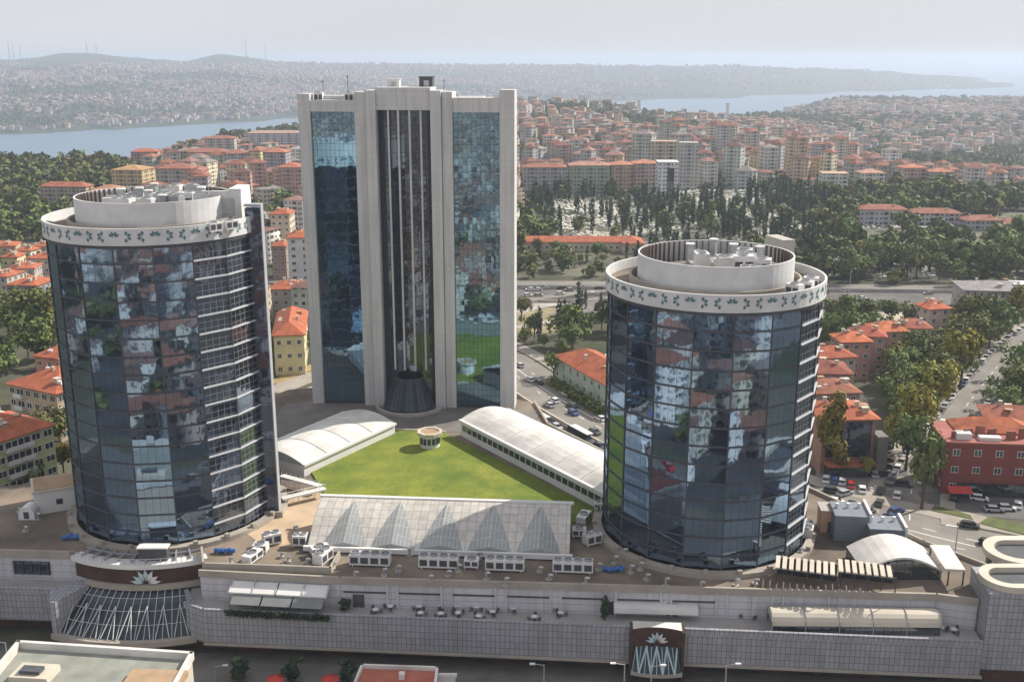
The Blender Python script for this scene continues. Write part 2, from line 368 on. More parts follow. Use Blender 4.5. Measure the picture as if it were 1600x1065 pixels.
# ------------------------------------------------------------------ terrain
SEA = -135.0
_prof = {
 -.75: [(0,0),(900,0),(1050,0),(1300,-50),(1650,-139),(3200,-139),(3420,-128),(4200,-70),(5500,0),(7500,60),(8500,80),(10500,30),(14000,0)],
 -.467: [(0,0),(900,0),(1070,0),(1300,-50),(1650,-139),(3380,-139),(3560,-128),(4300,-75),(5400,-10),(7200,50),(8500,84),(10500,30),(14000,0)],
 -.39: [(0,0),(900,0),(1080,0),(1320,-50),(1700,-139),(3550,-139),(3750,-128),(4500,-75),(5800,0),(7200,75),(8500,139),(10500,30),(14000,0)],
 -.333: [(0,0),(900,0),(1300,-14),(1550,-50),(1900,-139),(3750,-139),(3950,-128),(4800,-75),(6000,-5),(7500,50),(8500,88),(10500,30),(14000,0)],
 -.30: [(0,0),(900,0),(1450,-14),(1700,-50),(2050,-139),(3850,-139),(4050,-128),(4900,-75),(6100,-5),(7500,50),(8500,72),(10500,30),(14000,0)],
 -.265: [(0,0),(900,0),(1600,-12),(1850,-50),(2200,-139),(4000,-139),(4200,-128),(5000,-75),(6200,0),(7400,70),(8500,126),(10500,30),(14000,0)],
 -.20: [(0,0),(900,0),(1800,-14),(2050,-50),(2400,-139),(4300,-139),(4500,-128),(5200,-75),(6300,-20),(7500,25),(8500,58),(10500,30),(14000,0)],
 -.05: [(0,0),(1000,0),(2300,0),(2600,-50),(3000,-139),(5400,-139),(5600,-128),(6200,-85),(7000,-45),(7800,0),(9000,36),(10500,20),(14000,-20)],
 .06: [(0,0),(1000,0),(2380,0),(2700,-50),(3200,-139),(6000,-139),(6150,-128),(6700,-85),(7500,-35),(8200,0),(9000,32),(10500,10),(14000,-40)],
 .15: [(0,0),(1000,0),(1600,-15),(2350,-25),(2900,-80),(3300,-139),(6360,-139),(6500,-128),(6900,-95),(7600,-40),(8300,0),(9000,34),(10500,0),(14000,-60)],
 .2335: [(0,0),(1050,0),(1700,-22),(2500,-50),(3100,-62),(3500,-100),(3800,-139),(7000,-139),(7200,-128),(7600,-100),(8200,-50),(9000,24),(10500,-20),(14000,-60)],
 .31: [(0,0),(850,0),(1300,-30),(2000,-58),(3200,-58),(4300,-62),(4800,-90),(5200,-139),(7700,-139),(7900,-128),(8200,-112),(8600,-75),(9400,5),(10500,-40),(14000,-100)],
 .40: [(0,0),(800,0),(1250,-38),(2000,-66),(3100,-60),(4300,-64),(4800,-90),(5200,-139),(8300,-139),(8450,-130),(8700,-118),(9000,-95),(9600,-50),(10500,-80),(14000,-139)],
 .445: [(0,0),(780,0),(1250,-42),(2000,-70),(3050,-60),(4300,-64),(4800,-90),(5200,-139),(8600,-139),(8700,-136),(8900,-133),(9100,-128),(9700,-110),(10500,-139),(14000,-139)],
 .467: [(0,0),(780,0),(1250,-45),(2000,-70),(3000,-60),(4300,-64),(4800,-90),(5200,-139),(8600,-139),(8700,-139),(8900,-139),(9100,-139),(9700,-139),(10500,-139),(14000,-139)],
 .75: [(0,0),(780,0),(1250,-45),(2000,-70),(3000,-60),(4300,-64),(4900,-100),(5200,-139),(8600,-139),(8700,-139),(8900,-139),(9100,-139),(9700,-139),(10500,-139),(14000,-139)],
}
_us = np.array(sorted(_prof)); _YS = np.concatenate([np.arange(0, 2000, 50), np.arange(2000, 14001, 100)]).astype(float)
_T = np.array([np.interp(_YS, [a for a, _ in _prof[u]], [b for _, b in _prof[u]]) for u in _us])
def height(X, Y):
    X = np.atleast_1d(np.asarray(X, float)); Y = np.atleast_1d(np.asarray(Y, float))
    u = np.where(Y > 60, X / np.maximum(Y, 60), 0); uc = np.clip(u, -.749, .749)
    Yc = np.clip(Y, 0, 13999)
    iu = np.clip(np.searchsorted(_us, uc) - 1, 0, len(_us) - 2); fu = (uc - _us[iu]) / (_us[iu+1] - _us[iu]); fu = fu*fu*(3-2*fu)
    iy = np.clip(np.searchsorted(_YS, Yc) - 1, 0, len(_YS) - 2); fy = (Yc - _YS[iy]) / (_YS[iy+1] - _YS[iy])
    a = _T[iu, iy]*(1-fy) + _T[iu, iy+1]*fy; b = _T[iu+1, iy]*(1-fy) + _T[iu+1, iy+1]*fy
    h = a*(1-fu) + b*fu
    wob = (np.sin(X*.011+1)*np.cos(Y*.009) + .6*np.sin(X*.023+Y*.017) + .4*np.sin(X*.05-Y*.041)) * np.clip((Y-1000)/2500, 0, 1) * 6
    h = h + np.where(h > -132, wob, 0)
    bl = np.clip((np.abs(u) - .72) / .6, 0, 1)
    return np.where(Y <= 60, 0, h*(1-bl) - 0*bl)
def hgt(x, y): return float(height(x, y)[0])

th = np.concatenate([np.radians(np.arange(0, 48, 4)), np.radians(np.arange(48, 132.01, .4)), np.radians(np.arange(136, 360, 4))])
rr = np.concatenate([[2], np.geomspace(60, 14500, 170)])
A_, R2 = np.meshgrid(th, rr); GX = R2*np.cos(A_); GY = R2*np.sin(A_)
GZ_ = height(GX.ravel(), GY.ravel()).reshape(GX.shape)
nr, na = GX.shape
vs = np.stack([GX.ravel(), GY.ravel(), GZ_.ravel()], 1)
fs = [(i*na+j, i*na+(j+1) % na, (i+1)*na+(j+1) % na, (i+1)*na+j) for i in range(nr-1) for j in range(na)]
fs = [tuple(f) for f in fs] + [tuple(range(na))]
me = bpy.data.meshes.new('ground'); me.from_pydata([tuple(p) for p in vs.tolist()], [], fs); me.materials.append(M['land'])
me.polygons.foreach_set('use_smooth', [True]*len(fs)); me.update()
g = bpy.data.objects.new('ground', me); COL.objects.link(g); tag(g, kind='structure')
b_ = MB(); SEAR = 60000
b_.face([(-SEAR, -SEAR, SEA), (SEAR, -SEAR, SEA), (SEAR, SEAR, SEA), (-SEAR, SEAR, SEA)])
tag(b_.build('sea', M['water']), kind='structure')

# haze
b_ = MB(); b_.box(0, 0, -141, 130000, 130000, 141 + 152)
hz = b_.build('haze', bpy.data.materials.new('haze'))
hm = hz.data.materials[0]; hm.use_nodes = True; t = hm.node_tree; t.nodes.clear()
vo = t.nodes.new('ShaderNodeVolumePrincipled'); vo.inputs['Color'].default_value = (.64, .73, .88, 1); vo.inputs['Density'].default_value = 1.2e-4; vo.inputs['Anisotropy'].default_value = .2
t.links.new(vo.outputs[0], t.nodes.new('ShaderNodeOutputMaterial').inputs['Volume']); tag(hz, 'pale blue haze hanging over the city and strait', kind='stuff')
# ------------------------------------------------------------------ towers
ZP = 14.5
rnd = random.Random(5)
def fan(mb, cen, ux, up, angs, L, wd, m, nrm=(0, 0, 0)):
    """petals (diamonds) fanning from cen; ux, up span the surface"""
    for a in angs:
        a = R_(a); d = ux*cos(a) + up*sin(a); s = ux*(-sin(a)) + up*cos(a); n = mathutils.Vector(nrm)
        c0 = cen + d*L*.18 + n; c1 = cen + d*L*.6 + s*wd*.5 + n; c2 = cen + d*L + n; c3 = cen + d*L*.6 - s*wd*.5 + n
        mb.face([c0, c3, c2, c1], m)
def office_tower(cx, cy, z1, label, offset, banded, seed, fin=None):
    rg = random.Random(seed)
    root = empty('office_tower', (cx, cy, ZP), label, 'tower', None)
    R = 19.4; N = 18; FH = 3.4; nf = int(round((z1 - ZP) / FH)); FH = (z1 - ZP) / nf
    A = [R_(offset + 20*k) for k in range(N + 1)]
    for k in range(N):
        am = (A[k] + A[k+1]) / 2
        deg = (math.degrees(am)) % 360
        bd = banded(deg)
        mb = MB()
        p0 = mathutils.Vector((cx + R*cos(A[k]), cy + R*sin(A[k]), 0)); p1 = mathutils.Vector((cx + R*cos(A[k+1]), cy + R*sin(A[k+1]), 0))
        nrm = mathutils.Vector((cos(am), sin(am), 0)); W = (p1 - p0).length
        ft = rg.uniform(-.007, .007)
        for f in range(nf):
            z0 = ZP + f*FH; tz = rg.gauss(0, .004); tx = rg.gauss(0, .003) + ft
            for q in range(5):
                a, b = q/5, (q+1)/5; j = rg.gauss(0, .0012); jz = rg.gauss(0, .0015)
                def pt(s_, h_): return p0.lerp(p1, s_) + mathutils.Vector((0, 0, z0 + h_*FH)) + nrm*((s_-.5)*W*tx + (h_-.5)*FH*tz + (s_-(a+b)/2)*W*j + (h_-.5)*FH*jz - .03)
                mb.face([pt(a, 0), pt(b, 0), pt(b, 1), pt(a, 1)], 0, [(a*W, z0-ZP), (b*W, z0-ZP), (b*W, z0-ZP+FH), (a*W, z0-ZP+FH)])
        mb.build('glass_facet', M['glassB'] if bd else M['glassA'], root)
    # one ledge ring per floor: white and proud on the banded side, dark elsewhere
    for f in range(1, nf + 1):
        mb = MB()
        for k in range(N):
            bd = banded((math.degrees((A[k] + A[k+1])/2)) % 360); hh = .25 if bd else .26; pr = .30 if bd else .14
            z0 = ZP + f*FH - hh/2; rI = R - .12; rO = R + pr
            q = [(cx + rI*cos(A[k]), cy + rI*sin(A[k])), (cx + rO*cos(A[k]), cy + rO*sin(A[k])), (cx + rO*cos(A[k+1]), cy + rO*sin(A[k+1])), (cx + rI*cos(A[k+1]), cy + rI*sin(A[k+1]))]
            mb.prism(q, z0, z0 + hh, 0 if bd else 1)
        mb.build('floor_ledge', [M['ledge'], M['metald']], root)
    for k in range(N):
        mb = MB(); mb.box(cx + (R+.02)*cos(A[k]), cy + (R+.02)*sin(A[k]), ZP, .22, .22, z1 - ZP, A[k]); mb.build('corner_mullion', M['metald'], root)
    mb = MB(); mb.ring(cx, cy, ZP, ZP + .9, R + .3, R + 2.0, 0, 60)
    for k in range(22):
        a = 2*pi*k/22; mb.box(cx + (R+1.7)*cos(a), cy + (R+1.7)*sin(a), ZP + .9, .8, .8, .7, a)
    mb.build('base_curb', M['coping'], root)
    mb = MB(); mb.cyl(cx, cy, z1 - .6, z1, R + .3, 0, 72)
    mb.build('soffit_ring', M['metald'], root)
    # frieze band
    B1 = z1 + 3.0
    mb = MB(); mb.ring(cx, cy, z1, B1, R + .1, R + .5, 0, 72)
    ng = 18
    for k in range(ng * 3):
        a = 2*pi*(k + .2)/(ng*3); g_ = k % 3
        if g_ == 0: a += .012
        if g_ == 2: a -= .012
        c_ = mathutils.Vector((cx + (R+.53)*cos(a), cy + (R+.53)*sin(a), z1 + (1.75 if g_ == 1 else 1.45)))
        ux = mathutils.Vector((-sin(a), cos(a), 0)); up = mathutils.Vector((0, 0, 1))
        if g_ == 1: fan(mb, c_ - up*.25, ux, up, (32, 68, 112, 148), 1.15, .55, 1)
        elif g_ == 0: fan(mb, c_ + up*.15, ux, up, (95, 150, 205, 270), 1.05, .62, 1)
        else: fan(mb, c_ + up*.15, ux, up, (85, 30, -25, -90), 1.05, .62, 1)
    mb.build('frieze_band', [M['drum'], M['green']], root)
    mb = MB(); mb.cyl(cx, cy, z1 + .02, z1 + 1.2, R + .08, 0, 60)
    mb.build('roof_deck', M['deck'], root)
    mb = MB(); mb.ring(cx, cy, z1+1.2, B1 - .35, 15.2, 15.6, 0, 60); mb.build('inner_kerb', M['coping'], root)
    # screen drum with upright slats inside
    DR = 14.1; d0, d1 = z1 + 2.1, z1 + 6.6
    mb = MB(); mb.ring(cx, cy, d0, d1, DR - .3, DR, 0, 64); mb.ring(cx, cy, z1 + 1.2, d0, DR - 1.2, DR - 1.0, 1, 48)
    mb.build('screen_drum', [M['drum'], M['metald']], root)
    mb = MB()
    for k in range(72):
        a = 2*pi*k/72; mb.box(cx + (DR-.55)*cos(a), cy + (DR-.55)*sin(a), z1 + 1.2, .5, .14, d1 - z1 - 1.2, a)
    mb.build('screen_slats', M['slat'], root)
    mb = MB(); mb.cyl(cx, cy, z1 + 1.2, z1 + 3.0, DR - 2.2, 0, 40); mb.build('plant_deck', M['concrete_d'], root)
    return root, A, R, z1, d1
def cooling_unit(x, y, z, sx, sy, h, rot, fans, label, group=None, m='white', name='cooling_unit'):
    r = empty(name, (x, y, z), label, 'air conditioner', group)
    mb = MB(); mb.box(x, y, z + .35, sx, sy, h - .35, rot)
    c, s = cos(rot), sin(rot)
    for a in (-.42, .42):
        for b in (-.4, .4): mb.box(x + a*sx*c - b*sy*s, y + a*sx*s + b*sy*c, z, .18, .18, .36, rot, 0)
    mb.build('casing', M[m], r)
    mb = MB()
    for k in range(fans):
        a = (k + .5)/fans - .5; fx, fy = x + a*sx*c, y + a*sx*s
        mb.ring(fx, fy, z + h, z + h + .28, min(sx/fans, sy)*.36, min(sx/fans, sy)*.44, 0, 14)
        mb.cyl(fx, fy, z + h + .01, z + h + .06, min(sx/fans, sy)*.36, 1, 14)
        for q in range(3): mb.box(fx, fy, z + h + .12, min(sx/fans, sy)*.7, .12, .04, q*pi/3, 0)
    mb.build('fan_guard', [M['metal'], M['metald']], r)
    mb = MB()
    for k in range(max(2, int(sx/1.5))):
        a = (k + .5)/max(2, int(sx/1.5)) - .5
        mb.box(x + a*sx*c + (sy/2)*s, y + a*sx*s - (sy/2)*c, z + .7, sx/max(2, int(sx/1.5))*.75, .06, (h-.35)*.6, rot)
    mb.build('louvre', M['metald'], r)
    return r
def roof_clutter(cx, cy, z, R, seed, which, n=16, a_rng=(-pi, pi)):
    rg = random.Random(seed); kinds = []
    placed = []
    k = 0
    while k < n and len(placed) < 200:
        r = R*sqrt(rg.random()); a = rg.uniform(*a_rng); x, y = cx + r*cos(a), cy + r*sin(a)
        if any(hypot(x-u, y-v) < 3.1 for u, v in placed): placed.append((1e6+len(placed), 0)); continue
        placed.append((x, y)); k += 1
        t_ = k % 3
        if t_ == 0:
            rr_ = empty('duct', (x, y, z), 'pale bent ventilation duct among the roof plant on %s' % which, 'duct', 'ventilation ducts on %s' % which)
            mb = MB(); L = rg.uniform(2.5, 4.5); ro = rg.uniform(0, pi)
            mb.box(x, y, z + .5, L, 1.0, 1.0, ro); mb.box(x + L/2*cos(ro), y + L/2*sin(ro), z, 1.1, 1.1, 4.3, ro); mb.build('duct_run', M['metal'], rr_)
            mb = MB(); mb.cyl(x + L/2*cos(ro), y + L/2*sin(ro), z + 4.3, z + 4.5, .9, 0, 10); mb.build('cowl', M['white'], rr_)
        else:
            sx, sy, h = rg.uniform(2.6, 4.2), rg.uniform(1.8, 2.6), rg.uniform(2.2, 4.6)
            cooling_unit(x, y, z, sx, sy, h, rg.choice((0, .2, pi/2, -.3)), rg.choice((1, 2, 2)), 'white cooling unit with round fans packed among the roof plant on %s' % which, 'cooling units on %s' % which, rg.choice(('white', 'white', 'white2', 'metal')))

LT = (-68.0, 201.0); RT = (37.2, 191.0)
lroot, *_ = office_tower(LT[0], LT[1], 71.9, 'taller dark glass cylinder tower on the left with leaf frieze and dark side fin', -94.0, lambda d: d > 297 or d < 40, 11)
rroot, *_ = office_tower(RT[0], RT[1], 62.4, 'shorter dark glass cylinder tower on the right with leaf frieze and white roof drum', -90.0, lambda d: d > 309 or d < 60, 23)
# left fin
mb = MB(); fx0, fx1 = -49.7, -46.8
mb.prism([(fx0, 196.4), (fx1 - .02, 196.4), (fx1 - .02, 198.2), (fx0, 198.2)], ZP + 1.2, 76.4); mb.build('side_fin', M['finD'], lroot)
mb = MB(); mb.prism([(fx1, 196.3), (fx1 + .15, 196.3), (fx1 + .15, 198.3), (fx1, 198.3)], ZP + 1.2, 76.7)
mb.prism([(fx0 - .1, 196.3), (fx1 + .15, 196.3), (fx1 + .15, 198.3), (fx0 - .1, 198.3)], 76.7, 77.1); mb.build('fin_cladding', mat('grey_cladding', (.33,.34,.36), .6, .1, .4), lroot)
mb = MB(); mb.prism([(fx0 - .6, 195.6), (fx1 + .9, 195.6), (fx1 + .9, 201), (fx0 - .6, 201)], ZP, ZP + 1.2); mb.build('fin_base', M['coping'], lroot)
# penthouse block joining drum and fin
mb = MB(); mb.box(-54.4, 202, 73.1, 7.4, 7.5, 5.4, 0); mb.box(-51.9, 202, 78.5, 2.4, 7.0, 1.2, 0); mb.box(-55.6, 198.6, 78.5, 5, .5, .8, 0); mb.build('lift_house', M['white'], lroot)
mb = MB(); mb.box(-54.2, 198.1, 75.0, 4.2, .25, 3.0, 0); mb.build('lift_house_door', M['metal'], lroot)
mb = MB(); mb.box(51.6, 202, 63.6, 2.6, 6.5, 6.4, .3); mb.build('lift_house', M['concrete'], rroot)
roof_clutter(LT[0] + 1.5, LT[1], 74.9, 9.2, 3, 'the left cylinder tower', 24)
roof_clutter(RT[0] + 3.0, RT[1] + .6, 65.4, 8.6, 8, 'the right cylinder tower', 24)
for i, (x, y) in enumerate(((48.2, 176.8), (50.8, 179.5), (52.6, 182.6))):
    cooling_unit(x, y, 63.6, 2.6, 1.7, 2.6, -.8 + i*.25, 1, 'white condenser on the right tower ledge, %s' % ('nearest the front', 'middle of three', 'rearmost of three')[i])
for i, (x, y) in enumerate(((-53.2, 188.0), (-51.0, 190.6))):
    cooling_unit(x, y, 73.1, 2.4, 1.6, 1.9, .8, 1, 'white condenser on the left tower ledge beside its fin, %s' % ('front one', 'rear one')[i])

# ------------------------------------------------------------------ tall tower
TA = mathutils.Vector((-53.0, 268.2, 0)); TB = mathutils.Vector((.6, 262.7, 0))
te = (TB - TA).normalized(); tn = mathutils.Vector((te.y, -te.x, 0))      # tn towards the camera
TW = (TB - TA).length; ZT = 98.8
troot = empty('residential_tower', (-26, 266, ZP), 'tallest tower, pale stone pillars framing three tall dark glass walls', 'tower')
def TP(s, d, z): p = TA + te*s + tn*d; return (p.x, p.y, z)
def tbox(mb, s0, s1, d0, d1, z0, z1, m=0): mb.prism([TP(s0, d1, 0)[:2], TP(s1, d1, 0)[:2], TP(s1, d0, 0)[:2], TP(s0, d0, 0)[:2]], z0, z1, m)
# pillars: s0, s1, proud, top
for s0, s1, d, top in ((0, 3.0, 0, 94.7), (14.2, 17.0, .1, 95.2), (17.12, 19.7, 1.0, 95.6), (33.3, 35.9, 1.0, 95.6), (36.02, 38.6, .1, 95.3), (50.2, TW, 0, 95.8)):
    mb = MB(); tbox(mb, s0, s1, -6, d, ZP, top); mb.build('stone_pillar', M['stone'], troot)
for s0, s1, top in ((3.0, 14.2, 93.2), (38.6, 50.2, 93.9)):
    mb = MB(); tbox(mb, s0, s1, -6, -.35, 90.4, top); mb.build('cornice_panel', M['stone'], troot)
mb = MB(); tbox(mb, 19.7, 33.3, -8, .3, 90.9, 96.3); mb.build('centre_cornice', M['stone'], troot)
mb = MB(); tbox(mb, 1.0, TW-3.2, -24, -6.02, ZP, 92.4); mb.build('tower_core', M['stone'], troot)
def panes(mb, s0, s1, dfun, z0, z1, nu, nv, jit, rg, m=0):
    for i in range(nu):
        a, b = s0 + (s1-s0)*i/nu, s0 + (s1-s0)*(i+1)/nu
        for k in range(nv):
            c, d = z0 + (z1-z0)*k/nv, z0 + (z1-z0)*(k+1)/nv; ja, jb = rg.gauss(0, jit)*(b-a)*.5, rg.gauss(0, jit)*(d-c)*.5
            mb.face([TP(a, dfun(a)-ja-jb, c), TP(b, dfun(b)+ja-jb, c), TP(b, dfun(b)+ja+jb, d), TP(a, dfun(a)-ja+jb, d)], m, [(a-s0, c-z0), (b-s0, c-z0), (b-s0, d-z0), (a-s0, d-z0)])
rg = random.Random(77)
for s0, s1, jj in ((3.0, 14.2, .0035), (38.6, 50.2, .0035)):
    mb = MB(); panes(mb, s0, s1, lambda s: -.9, ZP, 90.4, 10, 47, jj, rg); mb.build('glass_wall', M['glassT'], troot)
bow = lambda s: -1.6 + 1.4*(1 - ((s-26.5)/6.8)**2)
mb = MB(); panes(mb, 19.7, 33.3, bow, ZP, 90.9, 8, 23, .003, rg); mb.build('glass_wall', M['glassC'], troot)
for s in (22.6, 25.2, 28.0, 30.7):
    mb = MB(); tbox(mb, s-.22, s+.22, bow(s)-.1, bow(s)+.7, 24.5, 90.8); mb.build('slender_fin', M['stone'], troot)
# conical entrance glazing
ex = TP(26.3, 0, 0); mb = MB(); fr = MB()
a0 = atan2(tn.y, tn.x)
for k in range(16):
    a, b = a0 - 1.45 + 2.9*k/16, a0 - 1.45 + 2.9*(k+1)/16
    q = lambda an, r, z: (ex[0] + r*cos(an), ex[1] + r*sin(an), z)
    mb.face([q(a, 6.9, 15.2), q(b, 6.9, 15.2), q(b, 3.6, 23.0), q(a, 3.6, 23.0)])
    if k % 1 == 0: fr.bar(q(a, 7.0, 15.2), q(a, 3.7, 23.1), .07)
mb.build('entrance_cone', M['darkglass2'], troot); fr.build('cone_frame', M['metald'], troot)
mb = MB(); mb.ring(ex[0], ex[1], ZP + .1, ZP + .9, 8.3, 9.2, 0, 32, a0 - 1.6, a0 + 1.6); mb.build('entrance_ring', M['concrete'], troot)
# roof furniture of the tall tower
for s, d, sx, sy, h, nm, lb in ((8.5, -5, 6, 3, 1.6, 'parapet_kiosk', 'low white box on the tall tower roof, left wing'), (23.0, -6.5, 3, 2, 3.2, 'stair_head', 'small white stair head left of the tall tower roof centre'), (31.0, -8, 3.3, 3, 4.2, 'tank_house', 'dark grey tank house standing highest on the tall tower'), (42.5, -7, 6, 3, 1.4, 'roof_plant_box', 'flat pale plant box on the tall tower roof, right wing')):
    x, y, _ = TP(s, d, 0); zz = 92.4 if not 19 < s < 34 else 96.28
    if 19 < s < 34: h = h*.55
    r = empty(nm, (x, y, zz), lb, 'roof box'); mb = MB(); mb.box(x, y, zz, sx, sy, h, -.1); mb.box(x, y, zz + h, sx + .4, sy + .4, .2, -.1)
    mb.build('housing', M['metald'] if 'dark' in lb else M['white'], r); mb = MB(); mb.box(x, y - sy/2 - .06, zz + .2, sx*.4, .1, h*.6, -.1); mb.build('door', M['metal'], r)
for i, (s, h) in enumerate(((5.5, 3.0), (11.8, 4.2), (36, 3.4))):
    x, y, _ = TP(s, -4, 0); mb = MB(); mb.bar((x, y, 92), (x, y, 95 + h), .08, 0, 5); mb.bar((x-.5, y, 94.5 + h), (x+.5, y, 94.5 + h), .05, 0, 4)
    tag(mb.build('antenna', M['metald']), 'thin dark antenna on the tall tower roof, %s' % ('leftmost', 'beside the second pillar', 'beside the fourth pillar')[i], 'antenna')
for i, s in enumerate((4.6, 12.4)):
    x, y, _ = TP(s, -3, 0); r = cooling_unit(x, y, 92.4, 2.2, 1.6, 2.6, -.1, 1, 'white cooling unit on the tall tower left wing roof, %s' % ('left one', 'right one')[i])

# ------------------------------------------------------------------ shopping mall podium
mroot = empty('shopping_mall', (-15, 190, 0), 'wide low podium mall with tiled front wall joining the three towers', 'mall')
arc = lambda R, a0, a1, n, c=LT: [(c[0] + R*sin(R_(a0 + (a1-a0)*k/n)), c[1] - R*cos(R_(a0 + (a1-a0)*k/n))) for k in range(n+1)]
roofpoly = [(-140, 183)] + [(-82, 179.5)] + arc(25.5, -27, 27, 14) + [(-56.0, 172.6), (-30.4, 169.9), (72.7, 163.9), (79, 162), (89, 170), (78, 184), (62, 212), (42, 214), (26, 224), (9, 250.5), (6, 268), (-22, 292), (-62, 280), (-86, 240), (-100, 214), (-140, 205)]
mb = MB(); mb.prism(roofpoly, 9.1, ZP, 0, 1); mb.build('upper_storey', [M['wallw'], M['deck']], mroot)
def coping(poly, z, h, w_, name, m, closed=False):
    mb = MB()
    for a, b in zip(poly, poly[1:] + ([poly[0]] if closed else [])):
        L = hypot(b[0]-a[0], b[1]-a[1]); mb.box((a[0]+b[0])/2, (a[1]+b[1])/2, z, L + w_*.5, w_, h, atan2(b[1]-a[1], b[0]-a[0]))
    return mb.build(name, m, mroot)
coping([(-140, 183), (-82, 179.5)], ZP - .9, 1.5, .5, 'roof_parapet', M['coping'])
coping([(-56.0, 172.6), (-30.4, 169.9), (72.7, 163.9), (79, 162)], ZP - .9, 1.3, .5, 'roof_parapet', M['coping'])
coping([(89, 170), (78, 184), (62, 212), (42, 214), (26, 224), (9, 250.5), (6, 268)], ZP - .5, 1.2, .5, 'roof_parapet', M['coping'])
terr = [(-140, 178), (-84, 174.4), (-81.0, 171.3)] + arc(33.2, -22, 17, 10) + [(-56.6, 167.6), (-54.4, 167.2), (20.8, 161.3), (28.4, 160.7), (78.2, 156.7), (84, 157.5), (84, 176), (-140, 184)]
terr2 = [(-140, 178), (-83, 174.6), (-77.5, 178.0)] + arc(24.9, -21, 21, 8) + [(-58.2, 170.0), (-54.4, 167.2), (78.2, 156.7), (78.8, 160), (80, 176), (-140, 184)]
mb = MB(); mb.prism(terr2, 3.5, 9.1, 0, 1); mb.build('tiled_front_wall', [M['panel'], M['deckt']], mroot)
coping([(-140, 178.1), (-83, 174.7)], 9.1, 1.0, .5, 'terrace_parapet', M['panel'])
coping([(-58.2, 169.8), (-54.2, 167.4), (20.6, 161.5)], 9.1, 1.0, .5, 'terrace_parapet', M['panel'])
coping([(28.6, 160.9), (78.0, 156.9)], 9.1, 1.0, .5, 'terrace_parapet', M['panel'])
mb = MB(); mb.prism([(-140, 181.5), (-84, 178), (-81, 174.5), (-57, 171.5), (-54, 170.6), (78, 160.2), (80, 176), (-140, 186)], 0, 3.5); mb.build('ground_storey', M['recess'], mroot)
for a, b in (((-54, 170.5), (78, 160.1)),):
    n = 26
    for k in range(n):
        if k % 3 == 1: continue
        s = (k + .5)/n; x, y = a[0] + (b[0]-a[0])*s, a[1] + (b[1]-a[1])*s; mb = MB(); mb.box(x, y - .1, .3, 3.6, .2, 2.6, atan2(b[1]-a[1], b[0]-a[0])); mb.build('shop_window', M['darkglass'], mroot)
mb = MB(); a, b = (-54.2, 167.1), (78.2, 156.6); mb.box((a[0]+b[0])/2, (a[1]+b[1])/2 - .15, 3.3, hypot(b[0]-a[0], b[1]-a[1]) + .4, .6, .35, atan2(b[1]-a[1], b[0]-a[0])); mb.build('canopy_edge', M['coping'], mroot)
# ribbon of dark slots, pipes, doors on the white wall
a, b = (-30.4, 169.9), (72.7, 163.9); an = atan2(b[1]-a[1], b[0]-a[0]); L = hypot(b[0]-a[0], b[1]-a[1])
WL = lambda s, off: (a[0] + (b[0]-a[0])*s/L + off*sin(an), a[1] + (b[1]-a[1])*s/L - off*cos(an))
for k in range(9):
    if k in (7, 8): continue
    x, y = WL(4.5 + k*9.6, .06); mb = MB(); mb.box(x, y, 11.9, 8.0, .12, .28, an); mb.build('wall_slot', M['metald'], mroot)
for k in range(9): 
    for dd in (-.9, .9):
        x, y = WL(9.3 + k*9.6 + dd, .12); mb = MB(); mb.box(x, y, 9.1, .35, .3, 4.6, an); mb.build('wall_pilaster', M['ledge'], mroot)
for s in (3.2, 47.5, 58.5): 
    mb = MB(); x, y = WL(s, .08); mb.box(x, y, 9.2, 2.0, .16, 2.4, an); mb.build('service_door', M['metald'], mroot)
mb = MB(); x, y = WL(55.5, 1.1); mb.box(x, y, 10.6, 14.5, 2.2, 1.0, an); mb.build('wall_canopy', M['white'], mroot)
mb = MB(); mb.box(-89.5, 179.9, 10.3, 7.0, .4, 2.6, -.055); mb.build('terrace_window', M['darkglass'], mroot)
mb = MB()
for k in range(5): mb.box(-92.7 + k*1.6, 179.65 - k*.09, 10.3, .12, .1, 2.6, -.05)
mb.build('window_frame', M['metald'], mroot)
# stepped part above the left front corner: fascia, emblem, balcony
def arcwall(R0, R1, z0, z1, a0, a1, name, m, n=20, parent=mroot, c=LT):
    mb = MB(); mb.ring(c[0], c[1], z0, z1, R0, R1, 0, n, R_(a0 - 90), R_(a1 - 90)); return mb.build(name, m, parent)
arcwall(25.4, 25.7, 10.6, 13.6, -30, 26.5, 'brown_fascia', M['recess'])
arcwall(24.4, 26.4, 9.6, 10.6, -24, 25, 'fascia_sill', M['coping'])
arcwall(23.8, 26.2, 13.7, 14.6, -31, 27.5, 'balcony_rim', M['white'])
mb = MB()
for k in range(30):
    a = R_(-31 + 58.5*k/29 - 90); mb.bar((LT[0]+26*cos(a), LT[1]+26*sin(a), 14.6), (LT[0]+26*cos(a), LT[1]+26*sin(a), 15.6), .05, 0, 4)
mb.ring(LT[0], LT[1], 15.6, 15.7, 25.95, 26.05, 0, 24, R_(-121), R_(-62.5)); mb.build('balcony_railing', M['metal'], mroot)
mb = MB()
for k in range(9):
    a = R_(-27 + 6*k - 90); mb.box(LT[0]+23*cos(a), LT[1]+23*sin(a), 14.55, 4.4, .25, .55, a)
mb.ring(LT[0], LT[1], 14.6, 15.05, 22.4, 22.6, 0, 24, R_(-121), R_(-62.5)); mb.build('balcony_beams', M['metal'], mroot)
mb = MB(); mb.box(-65.6, 177.4, 14.6, 5.2, 1.6, 2.4, 0); mb.build('roof_access', M['metald'], mroot)
mb = MB(); mb.box(-65.6, 177.4, 17.0, 5.6, 2.0, .25, 0); mb.build('access_roof', M['white'], mroot)
